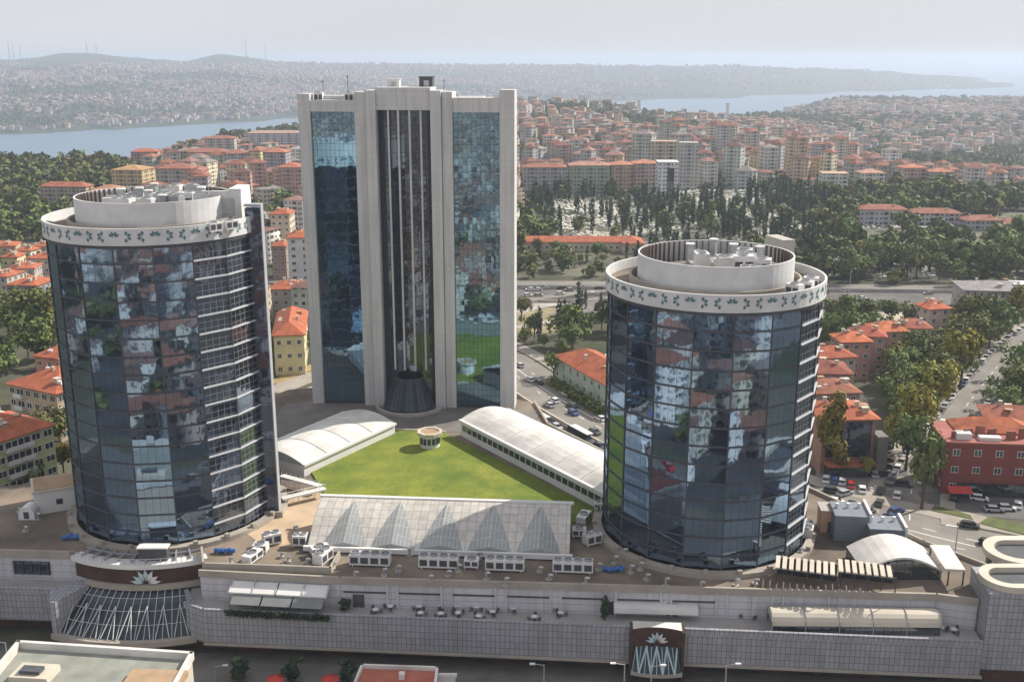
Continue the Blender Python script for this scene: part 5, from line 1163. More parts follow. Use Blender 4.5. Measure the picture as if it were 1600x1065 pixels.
mb = MB(); mb.prism([(x + (-16-x)*.03, y + (145-y)*.05) for x, y in q], 8.0, 8.1); mb.build('roof_surface', mat('red_roofing', (.38,.12,.08), .8, .2, .4), fb)
for (a, b) in zip(q, q[1:] + q[:1]):
    mb = MB(); L = hypot(b[0]-a[0], b[1]-a[1]); mb.box((a[0]+b[0])/2, (a[1]+b[1])/2, 8.0, L + .4, .4, .7, atan2(b[1]-a[1], b[0]-a[0])); mb.build('parapet', M['white2'], fb)
mb = MB(); x, y = P(628, 1058, 8.2); mb.box(x, y, 8.1, .9, .9, 1.0); mb.build('chimney', M['white'], fb)
fb2 = empty('flat_annex', (-7, 144, 0), 'narrow grey flat roof with white edge right of the red brown roof', 'building')
q = [P(684, 1056, 7.4), P(712, 1056, 7.4), (P(712, 1056, 7.4)[0], 138), (P(684, 1056, 7.4)[0] + .3, 138)]
mb = MB(); mb.prism(q, 0, 7.4); mb.build('wall', M['concrete'], fb2); mb = MB(); mb.box((q[0][0]+q[1][0])/2, q[0][1], 7.4, 3.3, .4, .5); mb.build('parapet', M['white2'], fb2)
# lamp posts and poles
def lamp(px, pyt, Y, lb, arm=1, h=None, wd=.10):
    h = zat(pyt, Y); x = xat(px, Y, h); r = empty('street_lamp', (x, Y, 0), lb, 'lamp post'); mb = MB(); mb.bar((x, Y, 0), (x, Y, h), wd*1.5, 0, 7, wd); mb.build('pole', M['metal'], r)
    mb = MB(); mb.bar((x, Y, h-.1), (x + 1.8*arm, Y, h + .2), wd*.6, 0, 5); mb.build('arm', M['metal'], r); mb = MB(); mb.box(x + 1.9*arm, Y, h + .1, .9, .4, .18); mb.build('lamp_head', M['white'], r)
lamp(976, 1037, 153, 'grey lamp post before the wall left of the small marquee', -1); lamp(1018, 1040, 152.5, 'grey lamp post at the left pier of the small marquee', 1); lamp(1135, 1038, 152, 'tall grey lamp post right of the small marquee', 1); lamp(850, 1038, 152.5, 'thin lamp post in front of the middle of the tiled wall', -1)
lamp(1497, 822, 186, 'dark double armed lamp post beside the avenue behind the slab roof shelter', -1, wd=.12); lamp(8, 1003, 158, 'lamp post with red sign at the left edge before the podium', -1)
lamp(335, 1040, 161, 'pale blue banner pole on the plaza under the podium', 1); lamp(1600-20, 545, 352, 'lamp post by the upper boulevard at right', -1)
lamp(1330, 420, 470, 'white mast by the cemetery above the highway', 1)

# ------------------------------------------------------------------ trees
def crown_mesh(kind, seed, nleaf, leaf):
    """many leaf-clump faces through lobes of a unit crown (radius 1, height per kind)"""
    rg = np.random.default_rng(seed); V = []; Fc = []
    if kind == 'round':
        lob = [(rg.normal(0, .42), rg.normal(0, .42), rg.uniform(-.35, .75), rg.uniform(.35, .6)) for _ in range(11)] + [(0, 0, 0, .8)]
    elif kind == 'poplar':
        lob = [(rg.normal(0, .22), rg.normal(0, .22), -1.1 + 2.6*k/11, .5*(1 - .45*abs(k-5)/6)) for k in range(12)]
    else:   # cypress: narrow spindle
        lob = [(rg.normal(0, .05), rg.normal(0, .05), -2.2 + 4.4*k/13, .46*sin(pi*(k+1.2)/15.5)**.7) for k in range(14)]
    wts = np.array([l[3]**2 for l in lob]); wts /= wts.sum(); idx = rg.choice(len(lob), nleaf, p=wts)
    d = rg.normal(size=(nleaf, 3)); d /= np.linalg.norm(d, axis=1)[:, None]; L = np.array(lob)[idx]
    r = L[:, 3] * rg.uniform(.62, 1.06, nleaf); c = L[:, :3] + d * r[:, None]
    n = d + rg.normal(0, .5, (nleaf, 3)); n[:, 2] += .25; n /= np.linalg.norm(n, axis=1)[:, None]
    u = np.cross(n, rg.normal(size=(nleaf, 3))); u /= np.linalg.norm(u, axis=1)[:, None]; v = np.cross(n, u)
    s = leaf * rg.uniform(.6, 1.4, nleaf)[:, None]
    quad = np.stack([c - u*s - v*s*.7, c + u*s*.9 - v*s*.5, c + u*s*.6 + v*s*.9, c - u*s*.8 + v*s*.6], 1)
    return quad.reshape(-1, 3)
def crown_obj(name, kind, seed, nleaf, leaf, m, parent):
    q = crown_mesh(kind, seed, nleaf, leaf); me = bpy.data.meshes.new(name); me.from_pydata(q.tolist(), [], [(4*i, 4*i+1, 4*i+2, 4*i+3) for i in range(nleaf)]); me.materials.append(m); me.update()
    o = bpy.data.objects.new(name, me); COL.objects.link(o); o.parent = parent; return o
def tree_proto(name, kind, seed, nleaf, leaf, m, trunk_z, cz, cat='tree'):
    r = empty(name, (0, 0, -500), 'x', cat); c = crown_obj('crown', kind, seed, nleaf, leaf, m, r); c.location = (0, 0, cz)
    mb = MB(); rg = random.Random(seed)
    mb.bar((0, 0, -.2), (0, 0, trunk_z), .10, 0, 7, .055)
    for k in range(5): a = k*1.26 + rg.random(); mb.bar((0, 0, trunk_z*(.6+.08*k)), (.45*cos(a), .45*sin(a), trunk_z + .5), .045, 0, 5, .015)
    mb.v = [(a, b, cc - 500) for a, b, cc in mb.v]; mb.build('trunk', M['trunk'], r); return r
TR = {'round': [tree_proto('broadleaf_tree', 'round', s, 900, .10, M['leaf'], 1.1, 1.75) for s in (1, 2, 3)],
      'far': [tree_proto('broadleaf_tree', 'round', s, 260, .18, M['leaf'], .9, 1.4) for s in (4, 5)],
      'yellow': [tree_proto('broadleaf_tree', 'round', s, 1100, .09, M['leafy'], 1.1, 1.75) for s in (6, 7)],
      'poplar': [tree_proto('poplar_tree', 'poplar', 8, 1100, .085, M['leafy'], 1.1, 1.9)],
      'cypress': [tree_proto('cypress_tree', 'cypress', s, 300, .13, M['leafd'], .5, 2.6) for s in (9, 10)]}
tcount = 0
def tree(kind, x, y, R, label, group=None, zs=1.0, z=None):
    global tcount; tcount += 1
    p = TR[kind][tcount % len(TR[kind])]
    return copy_tree(p, (x, y, hgt(x, y) if z is None else z), tcount*1.7, label, group, scale=(R, R, R*zs))
T1 = [('poplar', 1300, 742, 5.6, 1.15, 'tall yellow green poplar beside the right tower, before the black glazed block'),
 ('yellow', 1352, 745, 2.0, 1.0, 'small orange tinged tree in the parking lot'),
 ('yellow', 1432, 700, 6.0, 1.15, 'large yellow green tree left of the boulevard, lower of the pair'),
 ('yellow', 1462, 655, 6.2, 1.05, 'large yellow tree left of the boulevard, upper of the pair'),
 ('round', 1440, 795, 4.4, 1.6, 'tall ragged green tree at the junction corner'),
 ('round', 1415, 735, 4.5, 1.3, 'dark green tree below the yellow pair, left side'),
 ('round', 1458, 760, 3.6, 1.3, 'green tree by the junction before the red brick building'),
 ('yellow', 1500, 608, 6.5, 1.1, 'big round olive tree left of the boulevard middle'),
 ('round', 1470, 618, 5.5, 1.0, 'mid green tree touching the big round olive tree'),
 ('round', 1440, 640, 5.0, 1.0, 'dark tree between the houses and the yellow pair'),
 ('round', 1530, 560, 6.0, 1.0, 'green tree left of the upper boulevard'),
 ('round', 1560, 532, 6.0, 1.0, 'green tree at the top of the boulevard, left side'),
 ('yellow', 1590, 505, 6.0, 1.0, 'olive tree near the grey classical building, right edge'),
 ('round', 1500, 560, 5.5, 1.0, 'dense green tree right of the orange roofed house'),
 ('round', 1525, 525, 5.5, 1.0, 'dense green tree below the grey classical building'),
 ('round', 1595, 640, 5.0, 1.0, 'green tree right of the boulevard at the right edge'),
 ('round', 1570, 660, 4.0, 1.0, 'dark tree behind the brown roofed house at right'),
 ('round', 1600, 590, 5.0, 1.0, 'dark tree right of the boulevard parked cars'),
 ('round', 1430, 580, 5.0, 1.0, 'green tree behind the purple grey house'),
 ('round', 1460, 585, 5.0, 1.0, 'green tree in the belt between houses and boulevard'),
 ('round', 1300, 560, 4.6, 1.4, 'tall green tree right beside the right tower, upper'),
 ('round', 1328, 560, 4.2, 1.3, 'green tree left of the house with low brown roof'),
 ('round', 1300, 610, 4.0, 1.2, 'green tree right beside the right tower, lower'),
 ('round', 1320, 520, 4.8, 1.2, 'tree with dark crown under the slip road, left'),
 ('round', 1350, 515, 4.4, 1.0, 'tree under the slip road, middle'),
 ('round', 1390, 512, 4.4, 1.0, 'tree under the slip road, right of middle'),
 ('round', 1300, 520, 4.6, 1.1, 'tree with bright crown under the slip road next to the tower'),
 ('round', 1420, 520, 4.0, 1.0, 'low tree before the slip road wall near dark red roofs'),
 ('round', 70, 720, 4.2, 1.2, 'dark tree between yellow green block and left tower'),
 ('round', 95, 700, 3.6, 1.2, 'tree hugging the left tower side'),
 ('yellow', 100, 740, 3.2, 1.0, 'dull yellow tree above the white roof house'),
 ('round', 30, 775, 3.6, 1.0, 'tree at the foot of the yellow green block, left'),
 ('round', 55, 770, 3.4, 1.0, 'tree at the foot of the yellow green block, right'),
 ('round', 15, 530, 5.2, 1.0, 'green tree left edge behind the orange roofs'),
 ('round', 50, 525, 5.2, 1.0, 'green tree behind the tan block roof, left part'),
 ('yellow', 82, 520, 4.8, 1.0, 'olive tree close to the left tower above orange roofs'),
 ('round', 105, 530, 4.4, 1.0, 'dark tree close to the left tower glass, upper'),
 ('round', 0, 505, 5.2, 1.0, 'green tree at the left edge below the grey block'),
 ('round', 65, 497, 5.0, 1.0, 'dark tree right of the grey block foot'),
 ('round', 30, 505, 4.8, 1.0, 'green tree in front of the grey block'),
 ('cypress', 842, 535, 2.9, 1.0, 'dark narrow conifer right of the tall tower, left of the pair'),
 ('cypress', 874, 530, 3.3, 1.0, 'taller dark conifer right of the tall tower, middle'),
 ('cypress', 883, 525, 3.0, 1.0, 'dark conifer leaning on the taller dark conifer'),
 ('round', 865, 590, 3.2, 1.0, 'dark bushy tree at the green walled building corner'),
 ('round', 880, 560, 2.6, 1.0, 'low bush tree behind the green walled building corner'),
 ('round', 460, 568, 3.2, 1.0, 'green bush tree at the long yellow house foot, right'),
 ('round', 438, 582, 3.0, 1.0, 'green bush tree at the long yellow house foot, left'),
 ('round', 478, 556, 3.2, 1.0, 'green bush tree touching the tall tower left edge'),
 ('round', 640, 530, 4, 1.0, 'green tree hidden in the rear of the tall tower')]
for kind, px, py, R, zs, lb in T1[:-1]: x, y = P(px, py); tree(kind, x, y, R, lb, None, zs)
rgt = random.Random(31)
for px, py in [(812 + 13*k + (k*7 % 5), 408 + (k*5 % 9)) for k in range(11)] + [(815, 395), (840, 392), (870, 396), (905, 394), (930, 398), (948, 402), (815, 500), (835, 528), (850, 545), (820, 540), (905, 500), (925, 508), (940, 515), (895, 520), (950, 500), (915, 485), (938, 488)]:
    x, y = P(px, py)
    if any(hypot(x-a_, y-b_) < r_*.55 for a_, b_, r_ in occ): continue
    tree('cypress' if rgt.random() < .25 else 'round', x, y, rgt.uniform(1.6, 3.6), 'roadside tree beside the highway ramp between tall tower and right tower', 'roadside trees beside the highway ramp', rgt.uniform(.8, 1.1))
for px, py in ((1395, 600), (1410, 612), (1400, 640), (1425, 600), (1418, 660), (1405, 560), (1430, 560), (1445, 545), (1450, 600), (1475, 590), (1480, 560), (1400, 585), (1412, 690), (1395, 700), (1310, 580), (1330, 540), (1342, 530), (1365, 520), (1490, 540), (1510, 545), (1545, 545), (1575, 518), (1555, 505), (1448, 670), (1470, 575), (1585, 620), (1600, 610), (1580, 640), (1425, 640), (1440, 620), (1405, 625), (1415, 648), (1430, 625), (1395, 655), (1405, 675), (1440, 655), (1385, 640), (1390, 575), (1420, 590), (1437, 570), (1455, 560), (1468, 548), (1485, 600), (1515, 590), (1545, 575), (1560, 560), (1535, 530), (1570, 545), (1585, 528), (1500, 520), (1475, 535)):
    x, y = P(px, py)
    if any(hypot(x-a_, y-b_) < 8.5 for a_, b_, r_ in occ if b_ < 400 and r_ < 15) or min(hypot(x-a_, y-b_) for a_, b_ in BV[::2]) < 9: continue
    tree('yellow' if rgt.random() < .2 else 'round', x, y, rgt.uniform(3.0, 4.8), 'green garden tree in the belt between the red roofed houses and the boulevard', 'garden trees between the red roofed houses and the boulevard', rgt.uniform(.8, 1.1))
# clipped trees on the plaza and terrace
def topiary(x, y, z, r, h, lb):
    e_ = empty('topiary_tree', (x, y, z), lb, 'clipped tree'); q = crown_mesh('poplar', int(x*7) % 97, 500, .16)*[r*1.5, r*1.5, h*.30] + [x, y, z + h*.5]
    me = bpy.data.meshes.new('crown'); me.from_pydata((q - [x, y, z]).tolist(), [], [(4*i, 4*i+1, 4*i+2, 4*i+3) for i in range(500)]); me.materials.append(M['leafd']); o = bpy.data.objects.new('crown', me); COL.objects.link(o); o.parent = e_
    mb = MB(); mb.bar((x, y, z), (x, y, z + h*.5), .12, 0, 6); mb.build('trunk', M['trunk'], e_)
for px, py, z, r, h, lb in ((945, 968, 9.1, .75, 4.6, 'slim dark clipped cypress in a pot on the terrace'), (373, 1062, .1, 1.5, 4.5, 'dark clipped tree on the plaza below the wall, left one'), (458, 1064, .1, 1.5, 4.3, 'dark clipped tree on the plaza below the wall, middle one'), (545, 1064, .1, 1.5, 4.2, 'dark clipped tree on the plaza below the wall, next to the red brown roof'), (540, 953, 9.1, .9, 2.2, 'dark shrub at the end of the sunshade terrace')):
    x, y = P(px, py, z); topiary(x, y, z, r, h, lb)
for i, (px, lb) in enumerate(((430, 'red parasol on the plaza left of the middle clipped tree'), (516, 'red parasol on the plaza right of the middle clipped tree'))):
    x, y = P(px, 1060, 2.2); u = empty('parasol', (x, y, 0), lb, 'parasol'); mb = MB()
    for k in range(8): a, b = k*pi/4, (k+1)*pi/4; mb.face([(x, y, 2.9), (x+1.6*cos(a), y+1.6*sin(a), 2.2), (x+1.6*cos(b), y+1.6*sin(b), 2.2)]); 
    mb.build('canopy', M['red'], u); mb = MB(); mb.bar((x, y, 0), (x, y, 2.85), .05); mb.build('pole', M['metal'], u)
# hedge beside the green walled building
hx0, hy0, hx1, hy1 = 13.0, 331, 27.5, 299
rgn = np.random.default_rng(6); nn = 2600; t_ = rgn.random(nn); c = np.stack([hx0 + (hx1-hx0)*t_ + rgn.normal(0, .9, nn), hy0 + (hy1-hy0)*t_ + rgn.normal(0, .6, nn), rgn.uniform(.1, 2.6, nn) * (1 + .3*np.sin(t_*40))], 1)
u = rgn.normal(size=(nn, 3)); u /= np.linalg.norm(u, axis=1)[:, None]; v = np.cross(u, rgn.normal(size=(nn, 3))); v /= np.linalg.norm(v, axis=1)[:, None]
q = np.stack([c-u*.3-v*.3, c+u*.3-v*.3, c+u*.3+v*.3, c-u*.3+v*.3], 1).reshape(-1, 3)
me = bpy.data.meshes.new('hedge'); me.from_pydata(q.tolist(), [], [(4*i, 4*i+1, 4*i+2, 4*i+3) for i in range(nn)]); me.materials.append(M['leaf']); o = bpy.data.objects.new('hedge', me); COL.objects.link(o); tag(o, 'dark green hedge running along the pale green walled building', 'hedge')
nn = 900; t_ = rgn.random(nn); pA = np.array([*WLL(6.5, 5.4), 9.2]); pB = np.array([*WLL(25, 5.4), 9.2]); c = pA + (pB-pA)*t_[:, None] + np.stack([rgn.normal(0, .15, nn), rgn.normal(0, .15, nn), rgn.uniform(0, 1.1, nn)], 1)
u = rgn.normal(size=(nn, 3)); u /= np.linalg.norm(u, axis=1)[:, None]; v = np.cross(u, rgn.normal(size=(nn, 3))); v /= np.linalg.norm(v, axis=1)[:, None]
q = np.stack([c-u*.16-v*.16, c+u*.16-v*.16, c+u*.16+v*.16, c-u*.16+v*.16], 1).reshape(-1, 3)
me = bpy.data.meshes.new('planter_hedge'); me.from_pydata(q.tolist(), [], [(4*i, 4*i+1, 4*i+2, 4*i+3) for i in range(nn)]); me.materials.append(M['leafd']); o = bpy.data.objects.new('planter_hedge', me); COL.objects.link(o); tag(o, 'low dark hedge along the front of the sunshade terrace', 'hedge')

# ------------------------------------------------------------------ cars
def car_proto(name, L=4.4, W=1.8, H=1.45, van=False):
    r = empty(name, (0, 0, -500), 'x', 'car'); mb = MB()
    pf = [(-L/2, .35), (-L/2+.05, .8), (-L/2+.5, .92), (L/2-1.0, .88), (L/2-.15, .72), (L/2, .40)] if not van else [(-L/2, .35), (-L/2, 1.1), (-L/2+.1, 1.25), (L/2-.9, 1.2), (L/2-.1, .9), (L/2, .4)]
    lo = [(x, .28) for x, _ in pf]
    for sg in (-1, 1):
        f_ = [(x, sg*W/2, z - 500) for x, z in pf] + [(L/2, sg*W/2, .28-500), (-L/2, sg*W/2, .28-500)]; mb.face(f_ if sg < 0 else f_[::-1])
    pp = pf + [(L/2, .28), (-L/2, .28)]
    for a, b in zip(pp, pp[1:] + pp[:1]): mb.face([(a[0], -W/2, a[1]-500), (a[0], W/2, a[1]-500), (b[0], W/2, b[1]-500), (b[0], -W/2, b[1]-500)])
    rx0, rx1 = (-L*.33, L*.13) if not van else (-L*.47, L*.22); hz_ = H - .03
    mb.face([(rx0, -W*.40, hz_-500), (rx1, -W*.40, hz_-500), (rx1, W*.40, hz_-500), (rx0, W*.40, hz_-500)]); mb.build('body', M['carpaint'], r)
    mb = MB(); zb = .9 if not van else 1.2; bx0, bx1 = (-L*.45, L*.30) if not van else (-L*.49, L*.33)
    q0 = [(bx0, -W*.47), (bx1, -W*.47), (bx1, W*.47), (bx0, W*.47)]; q1 = [(rx0, -W*.40), (rx1, -W*.40), (rx1, W*.40), (rx0, W*.40)]
    for k in range(4): j = (k+1) % 4; mb.face([(*q0[k], zb-.04-500), (*q0[j], zb-.04-500), (*q1[j], hz_-.01-500), (*q1[k], hz_-.01-500)])
    mb.build('window_band', M['carglass'], r)
    for sx in (-.31, .31):
        for sy in (-1, 1): mb = MB(); mb.bar((sx*L, sy*(W/2-.2), .32-500), (sx*L, sy*(W/2+.02), .32-500), .32, 0, 12); mb.build('wheel', M['rubber'], r)
    return r
CP = car_proto('parked_car'); VP = car_proto('parked_van', 5.0, 1.95, 1.95, True)
BP_ = car_proto('bus', 11.5, 2.5, 2.9, True)
COLS = {'white': (.75,.75,.75), 'silver': (.42,.43,.45), 'dark grey': (.06,.065,.07), 'black': (.012,.012,.014), 'red': (.45,.02,.015), 'blue': (.03,.07,.22), 'beige': (.4,.35,.27)}
def car(px, py, col, ang, lb, grp=None, p=None, cat=None, xy=None):
    x, y = xy or P(px, py, .2); o = copy_tree(p or CP, (x, y, .06), R_(ang), lb, grp, color=COLS[col] + (1,), cat=cat)
    return o
hide = []
for i, (px, py, col, a, lb) in enumerate(((1291, 750, 'white', 70, 'white parked car, leftmost of the sunlit row by the right tower'), (1303, 752, 'blue', 70, 'blue parked car in the sunlit row by the right tower'), (1316, 754, 'silver', 70, 'silver parked car left of the red one'), (1330, 759, 'red', 72, 'bright red parked car in the sunlit row'), (1347, 766, 'white', 75, 'white parked car right of the red one'), (1376, 768, 'black', 62, 'black car waiting in the lane right of the parked row, front one'), (1374, 787, 'dark grey', 62, 'dark car behind the black one in the lane'), (1298, 732, 'dark grey', 60, 'dark car in tree shade behind the blue parked car'), (1318, 735, 'black', 60, 'black car in tree shade behind the silver one'), (1338, 738, 'dark grey', 60, 'dark car near the small orange tree'), (1366, 742, 'silver', 80, 'silver car parked beside the black glazed block'), (1384, 742, 'dark grey', 15, 'dark car, lowest of the stacked row beside the black glazed block'), (1384, 731, 'black', 15, 'black car, second of the stacked row beside the black glazed block'), (1384, 721, 'dark grey', 15, 'dark car, third of the stacked row beside the black glazed block'), (1384, 711, 'silver', 15, 'silver car, fourth of the stacked row beside the black glazed block'), (1383, 701, 'black', 15, 'black car, fifth of the stacked row beside the black glazed block'), (1382, 692, 'dark grey', 15, 'dark car at the top of the stacked row'), (1473, 661, 'white', 60, 'white car driving down the boulevard in shade'), (1519, 652, 'black', 60, 'black car parked on the boulevard right side'), (1553, 797, 'silver', -8, 'silver car parked before the red brick building, left one'), (1572, 795, 'white', -8, 'white car parked before the red brick building, right one'), (1515, 822, 'dark grey', -20, 'dark motor scooter sized car on the verge'), (1478, 745, 'red', 60, 'red car under the awning left of the brick building'), (828, 594, 'white', 115, 'white car on the avenue nearest the tall tower'), (842, 598, 'black', 115, 'black car beside the white car on the avenue near the tall tower'), (866, 627, 'white', 120, 'white car midway on the avenue right of the tall tower'), (894, 635, 'dark grey', 122, 'dark car midway on the avenue'), (938, 655, 'white', 122, 'white car on the avenue next to the right tower'), (858, 634, 'silver', 120, 'silver car left of the midway white car'), (812, 572, 'silver', 115, 'silver car far up the avenue by the tall tower edge'), (870, 668, 'silver', -60, 'silver car between the two parked buses'), (938, 698, 'dark grey', -60, 'dark car after the buses near the right tower'), (1545, 850, 'black', -22, 'black car on the avenue behind the glazed rotunda'))):
    car(px, py, col, a, lb)
car(843, 660, 'dark grey', -60, 'dark bus with white roof in the service lane, left one', p=BP_, cat='bus'); car(908, 686, 'dark grey', -60, 'dark bus with white roof in the service lane, right one', p=BP_, cat='bus')
for o in [o for o in bpy.data.objects if o.get('category') == 'bus' and o.location[2] > -100]:
    x, y, z = o.location; mb = MB(); mb.box(0, 0, 2.9, 9, 2.1, .25); ro = mb.build('roof_panel', M['white']); ro.parent = o
rg = random.Random(12); cl = list(COLS)
acc = 0
def along(pts, step):
    out = []; nxt = 0; acc = 0
    for a, b in zip(pts, pts[1:]):
        L = hypot(b[0]-a[0], b[1]-a[1])
        while nxt < acc + L: s = (nxt-acc)/L; out.append((a[0]+(b[0]-a[0])*s, a[1]+(b[1]-a[1])*s, atan2(b[1]-a[1], b[0]-a[0]))); nxt += step
        acc += L
    return out
for side, off, lo, hi in ((1, 5.2, 12, 52), (-1, -5.2, 20, 52)):
    for k, (x, y, a) in enumerate(along(offs(BV, off), 5.4 if side > 0 else 6.3)):
        if k*5.4 < lo*1.6 or k > 40 or rg.random() < .12: continue
        c = rg.choice(['white', 'white', 'silver', 'white', 'silver', 'dark grey', 'blue', 'beige']); s_ = 'left' if side > 0 else 'right'
        car(0, 0, c, math.degrees(a) + (180 if rg.random() < .3 else 0), '%s car in the row parked along the %s kerb of the tree lined boulevard' % (c, s_), '%s cars parked along the %s boulevard kerb' % (c, s_), xy=(x, y), p=VP if rg.random() < .12 else CP)
for k in range(34):
    x = rg.uniform(-20, 300) if k < 22 else rg.uniform(0, 60); ln = rg.choice((464, 468, 476, 480)); c = rg.choice(['white', 'silver', 'dark grey', 'beige', 'white'])
    car(0, 0, c, 0 if ln < 470 else 180, '%s car driving on the far highway below the cemetery' % c, '%s cars on the far highway' % c, xy=(x, ln - x*.045))
for k, (x, y, a) in enumerate(along(offs(AV, -14.5)[14:50], 6.2)):
    if k > 30 or rg.random() < .25 or hypot(x - P(843, 660)[0], y - P(843, 660)[1]) < 9 or hypot(x - P(908, 686)[0], y - P(908, 686)[1]) < 9: continue
    col_ = rg.choice(['white', 'silver', 'dark grey', 'black', 'beige']); car(0, 0, col_, math.degrees(a), '%s car queued in the service lane beside the avenue' % col_, '%s cars queued in the service lane' % col_, xy=(x, y))
for lane in (-7, -3.5, 3.5, 7):
    for k, (x, y, a) in enumerate(along(offs(AV, lane)[10:60], 17)):
        if rg.random() < .45 or any(hypot(x - q_[0], y - q_[1]) < 7 for q_ in (P(828, 594), P(842, 598), P(866, 627), P(894, 635), P(938, 655), P(858, 634), P(812, 572), P(1545, 850))): continue
        col_ = rg.choice(['white', 'silver', 'dark grey', 'white', 'blue']); car(0, 0, col_, math.degrees(a) + (180 if lane > 0 else 0), '%s car driving among the traffic of the curving avenue' % col_, '%s cars in the avenue traffic' % col_, xy=(x, y))
for k, (px, py) in enumerate(((1402, 775), (1412, 758), (1355, 800), (1330, 790), (1305, 785), (1400, 800), (1440, 752), (1300, 768), (1320, 772), (1490, 778), (1530, 780), (1510, 772), (1590, 790))):
    col_ = ('white', 'dark grey', 'silver', 'black', 'white', 'blue')[k % 6]; car(px, py, col_, (65, -20, 30)[k % 3], '%s car standing on the open asphalt near the junction' % col_, '%s cars on the open asphalt near the junction' % col_)
for k in range(20):
    x = rg.uniform(-110, 90); y = rg.choice((123, 127, 132)); car(0, 0, rg.choice(cl), 180 if y > 128 else 0, 'car on the front avenue hidden below the picture edge', 'cars on the front avenue below the picture', xy=(x, y))

# ------------------------------------------------------------------ the wider city
R0 = np.random.default_rng(42)
WALLC = np.array([(.62,.57,.47), (.54,.50,.46), (.50,.38,.33), (.44,.44,.45), (.68,.66,.63), (.58,.44,.30), (.50,.34,.29), (.38,.36,.39), (.66,.60,.44), (.44,.48,.43)])
ROOFC = np.array([(.26,.115,.08), (.21,.10,.08), (.29,.145,.10), (.16,.095,.08), (.25,.23,.22), (.28,.17,.145)])
def vnoise(x, y, s, o=0): return np.sin(x/s*1.3 + o + 1.7*np.sin(y/s*.9 + o)) * np.cos(y/s*1.1 - o + 1.3*np.sin(x/s*.7))
C_ = []; TRS = []; CYP = []
def inframe(x, y, z=0, m=20):
    p = proj(x, y, z); return -m < p[0] < 1600 + m and 60 < p[1] < 1080
step = 24.0
ys = np.arange(330, 2480, step)
for y in ys:
    for x in np.arange(-1300, 1300, step):
        u_ = x/y
        if abs(u_) > .66: continue
        st_ = step*(1 if y < 1500 else 1.25)
        X = x + R0.uniform(-6, 6); Yv = y + R0.uniform(-6, 6); h = hgt(X, Yv)
        if h < -120: continue
        px, py = proj(X, Yv, h)
        green = vnoise(X, Yv, 170) + .5*vnoise(X, Yv, 60, 2)
        kind = 'b'
        if Yv < 600:
            if -.075 > u_ > -.46: kind = 'b' if px < 495 else 't'
            else: kind = 't' if R0.random() < .35 else None
            if px > 800 and 400 < Yv < 600: kind = 'c' if (px > 860 and Yv > 505 and R0.random() < .6) else (None if Yv < 500 else 't')
            if Yv < 520 and px < 120: kind = 't'
        if px > 800 and 500 <= Yv < 860:
            kind = 'c' if px < 1460 else 't'
            if px > 1330 and Yv > 690: kind = 'b'
            if px < 880 and Yv < 640: kind = 't'
            if px > 1290 and (green > -.25 or Yv < 600): kind = 't'
        if px < 238 and Yv < 1120: kind = 't' if Yv > 560 else kind
        if px < 238 and 900 < Yv and R0.random() < .05: kind = 'b'
        if 238 <= px < 330 and 850 < Yv < 1300 and green > -.1: kind = 't'
        if px > 1340 and 1250 < Yv < 2100 and green > -.75: kind = 't'
        if px > 1250 and Yv > 2100: kind = 't' if green > 0 else 'b'
        if 850 < px < 1170 and Yv > 1850 and R0.random() < .75: kind = 't'
        if 800 < px < 960 and 1180 < Yv < 1330 and R0.random() < .6: kind = 't'
        if kind == 'b' and green > .62 and Yv > 650: kind = 't'
        if px > 800 and px < 900 and 950 < Yv < 1300 and green > -.3 and Yv < 1150: kind = 't'
        if any(hypot(X-a, Yv-b) < r_ + 6 for a, b, r_ in occ): continue
        if min(hypot(X-a, Yv-b) for a, b in BV[::3]) < 14 or min(hypot(X-a, Yv-b) for a, b in AV[::3]) < 22: continue
        if 425 < Yv + X*.045 < 505 and X > -270: continue
        if kind == 'b':
            if 1500 < Yv and R0.random() < .2: kind = 't'
            else:
                big = Yv > 560
                low = px < 480 and Yv > 1000
                C_.append((X, Yv, h, R0.uniform(10, 17), R0.uniform(9, 14), (R0.choice([5, 7, 9]) if low else R0.choice([9, 12, 15, 15, 18, 21, 24])) * (1 if big else .8) * (1.6 if (1000 < px < 1420 and 850 < Yv < 1350 and R0.random() < .35) else 1), R0.uniform(-.75, .75), R0.integers(10), R0.integers(6)))
                if R0.random() < .6: TRS.append((X + 12, Yv - 10, R0.uniform(2.5, 5)))
        if kind == 't':
            for _ in range((6 if px > 1250 else 4) if Yv < 1300 else 3): 
                tx, ty = X + R0.uniform(-11, 11), Yv + R0.uniform(-11, 11)
                if Yv < 505 and (425 < ty + tx*.045 < 505): continue
                
                if tx > 110 and 585 < ty < 672 and 1330 < proj(tx, ty, 0)[0] < 1580 and R0.random() < .72: continue
                if vnoise(tx, ty, 26, 5) > .62 and ty < 800 and tx > 60: continue
                TRS.append((tx, ty, R0.choice([R0.uniform(2.6, 4), R0.uniform(4, 7)])))
        if kind == 'c':
            for _ in range(0 if vnoise(X, Yv, 24, 4) > .15 else 5 if R0.random() < .7 else 8): CYP.append((X + R0.uniform(-11, 11), Yv + R0.uniform(-11, 11), R0.uniform(1.9, 3.5)))
            if R0.random() < (.75 if px > 1250 else .45) and vnoise(X, Yv, 24, 4) < .25: TRS.append((X + R0.uniform(-9, 9), Yv + R0.uniform(-9, 9), R0.uniform(3.5, 6)))
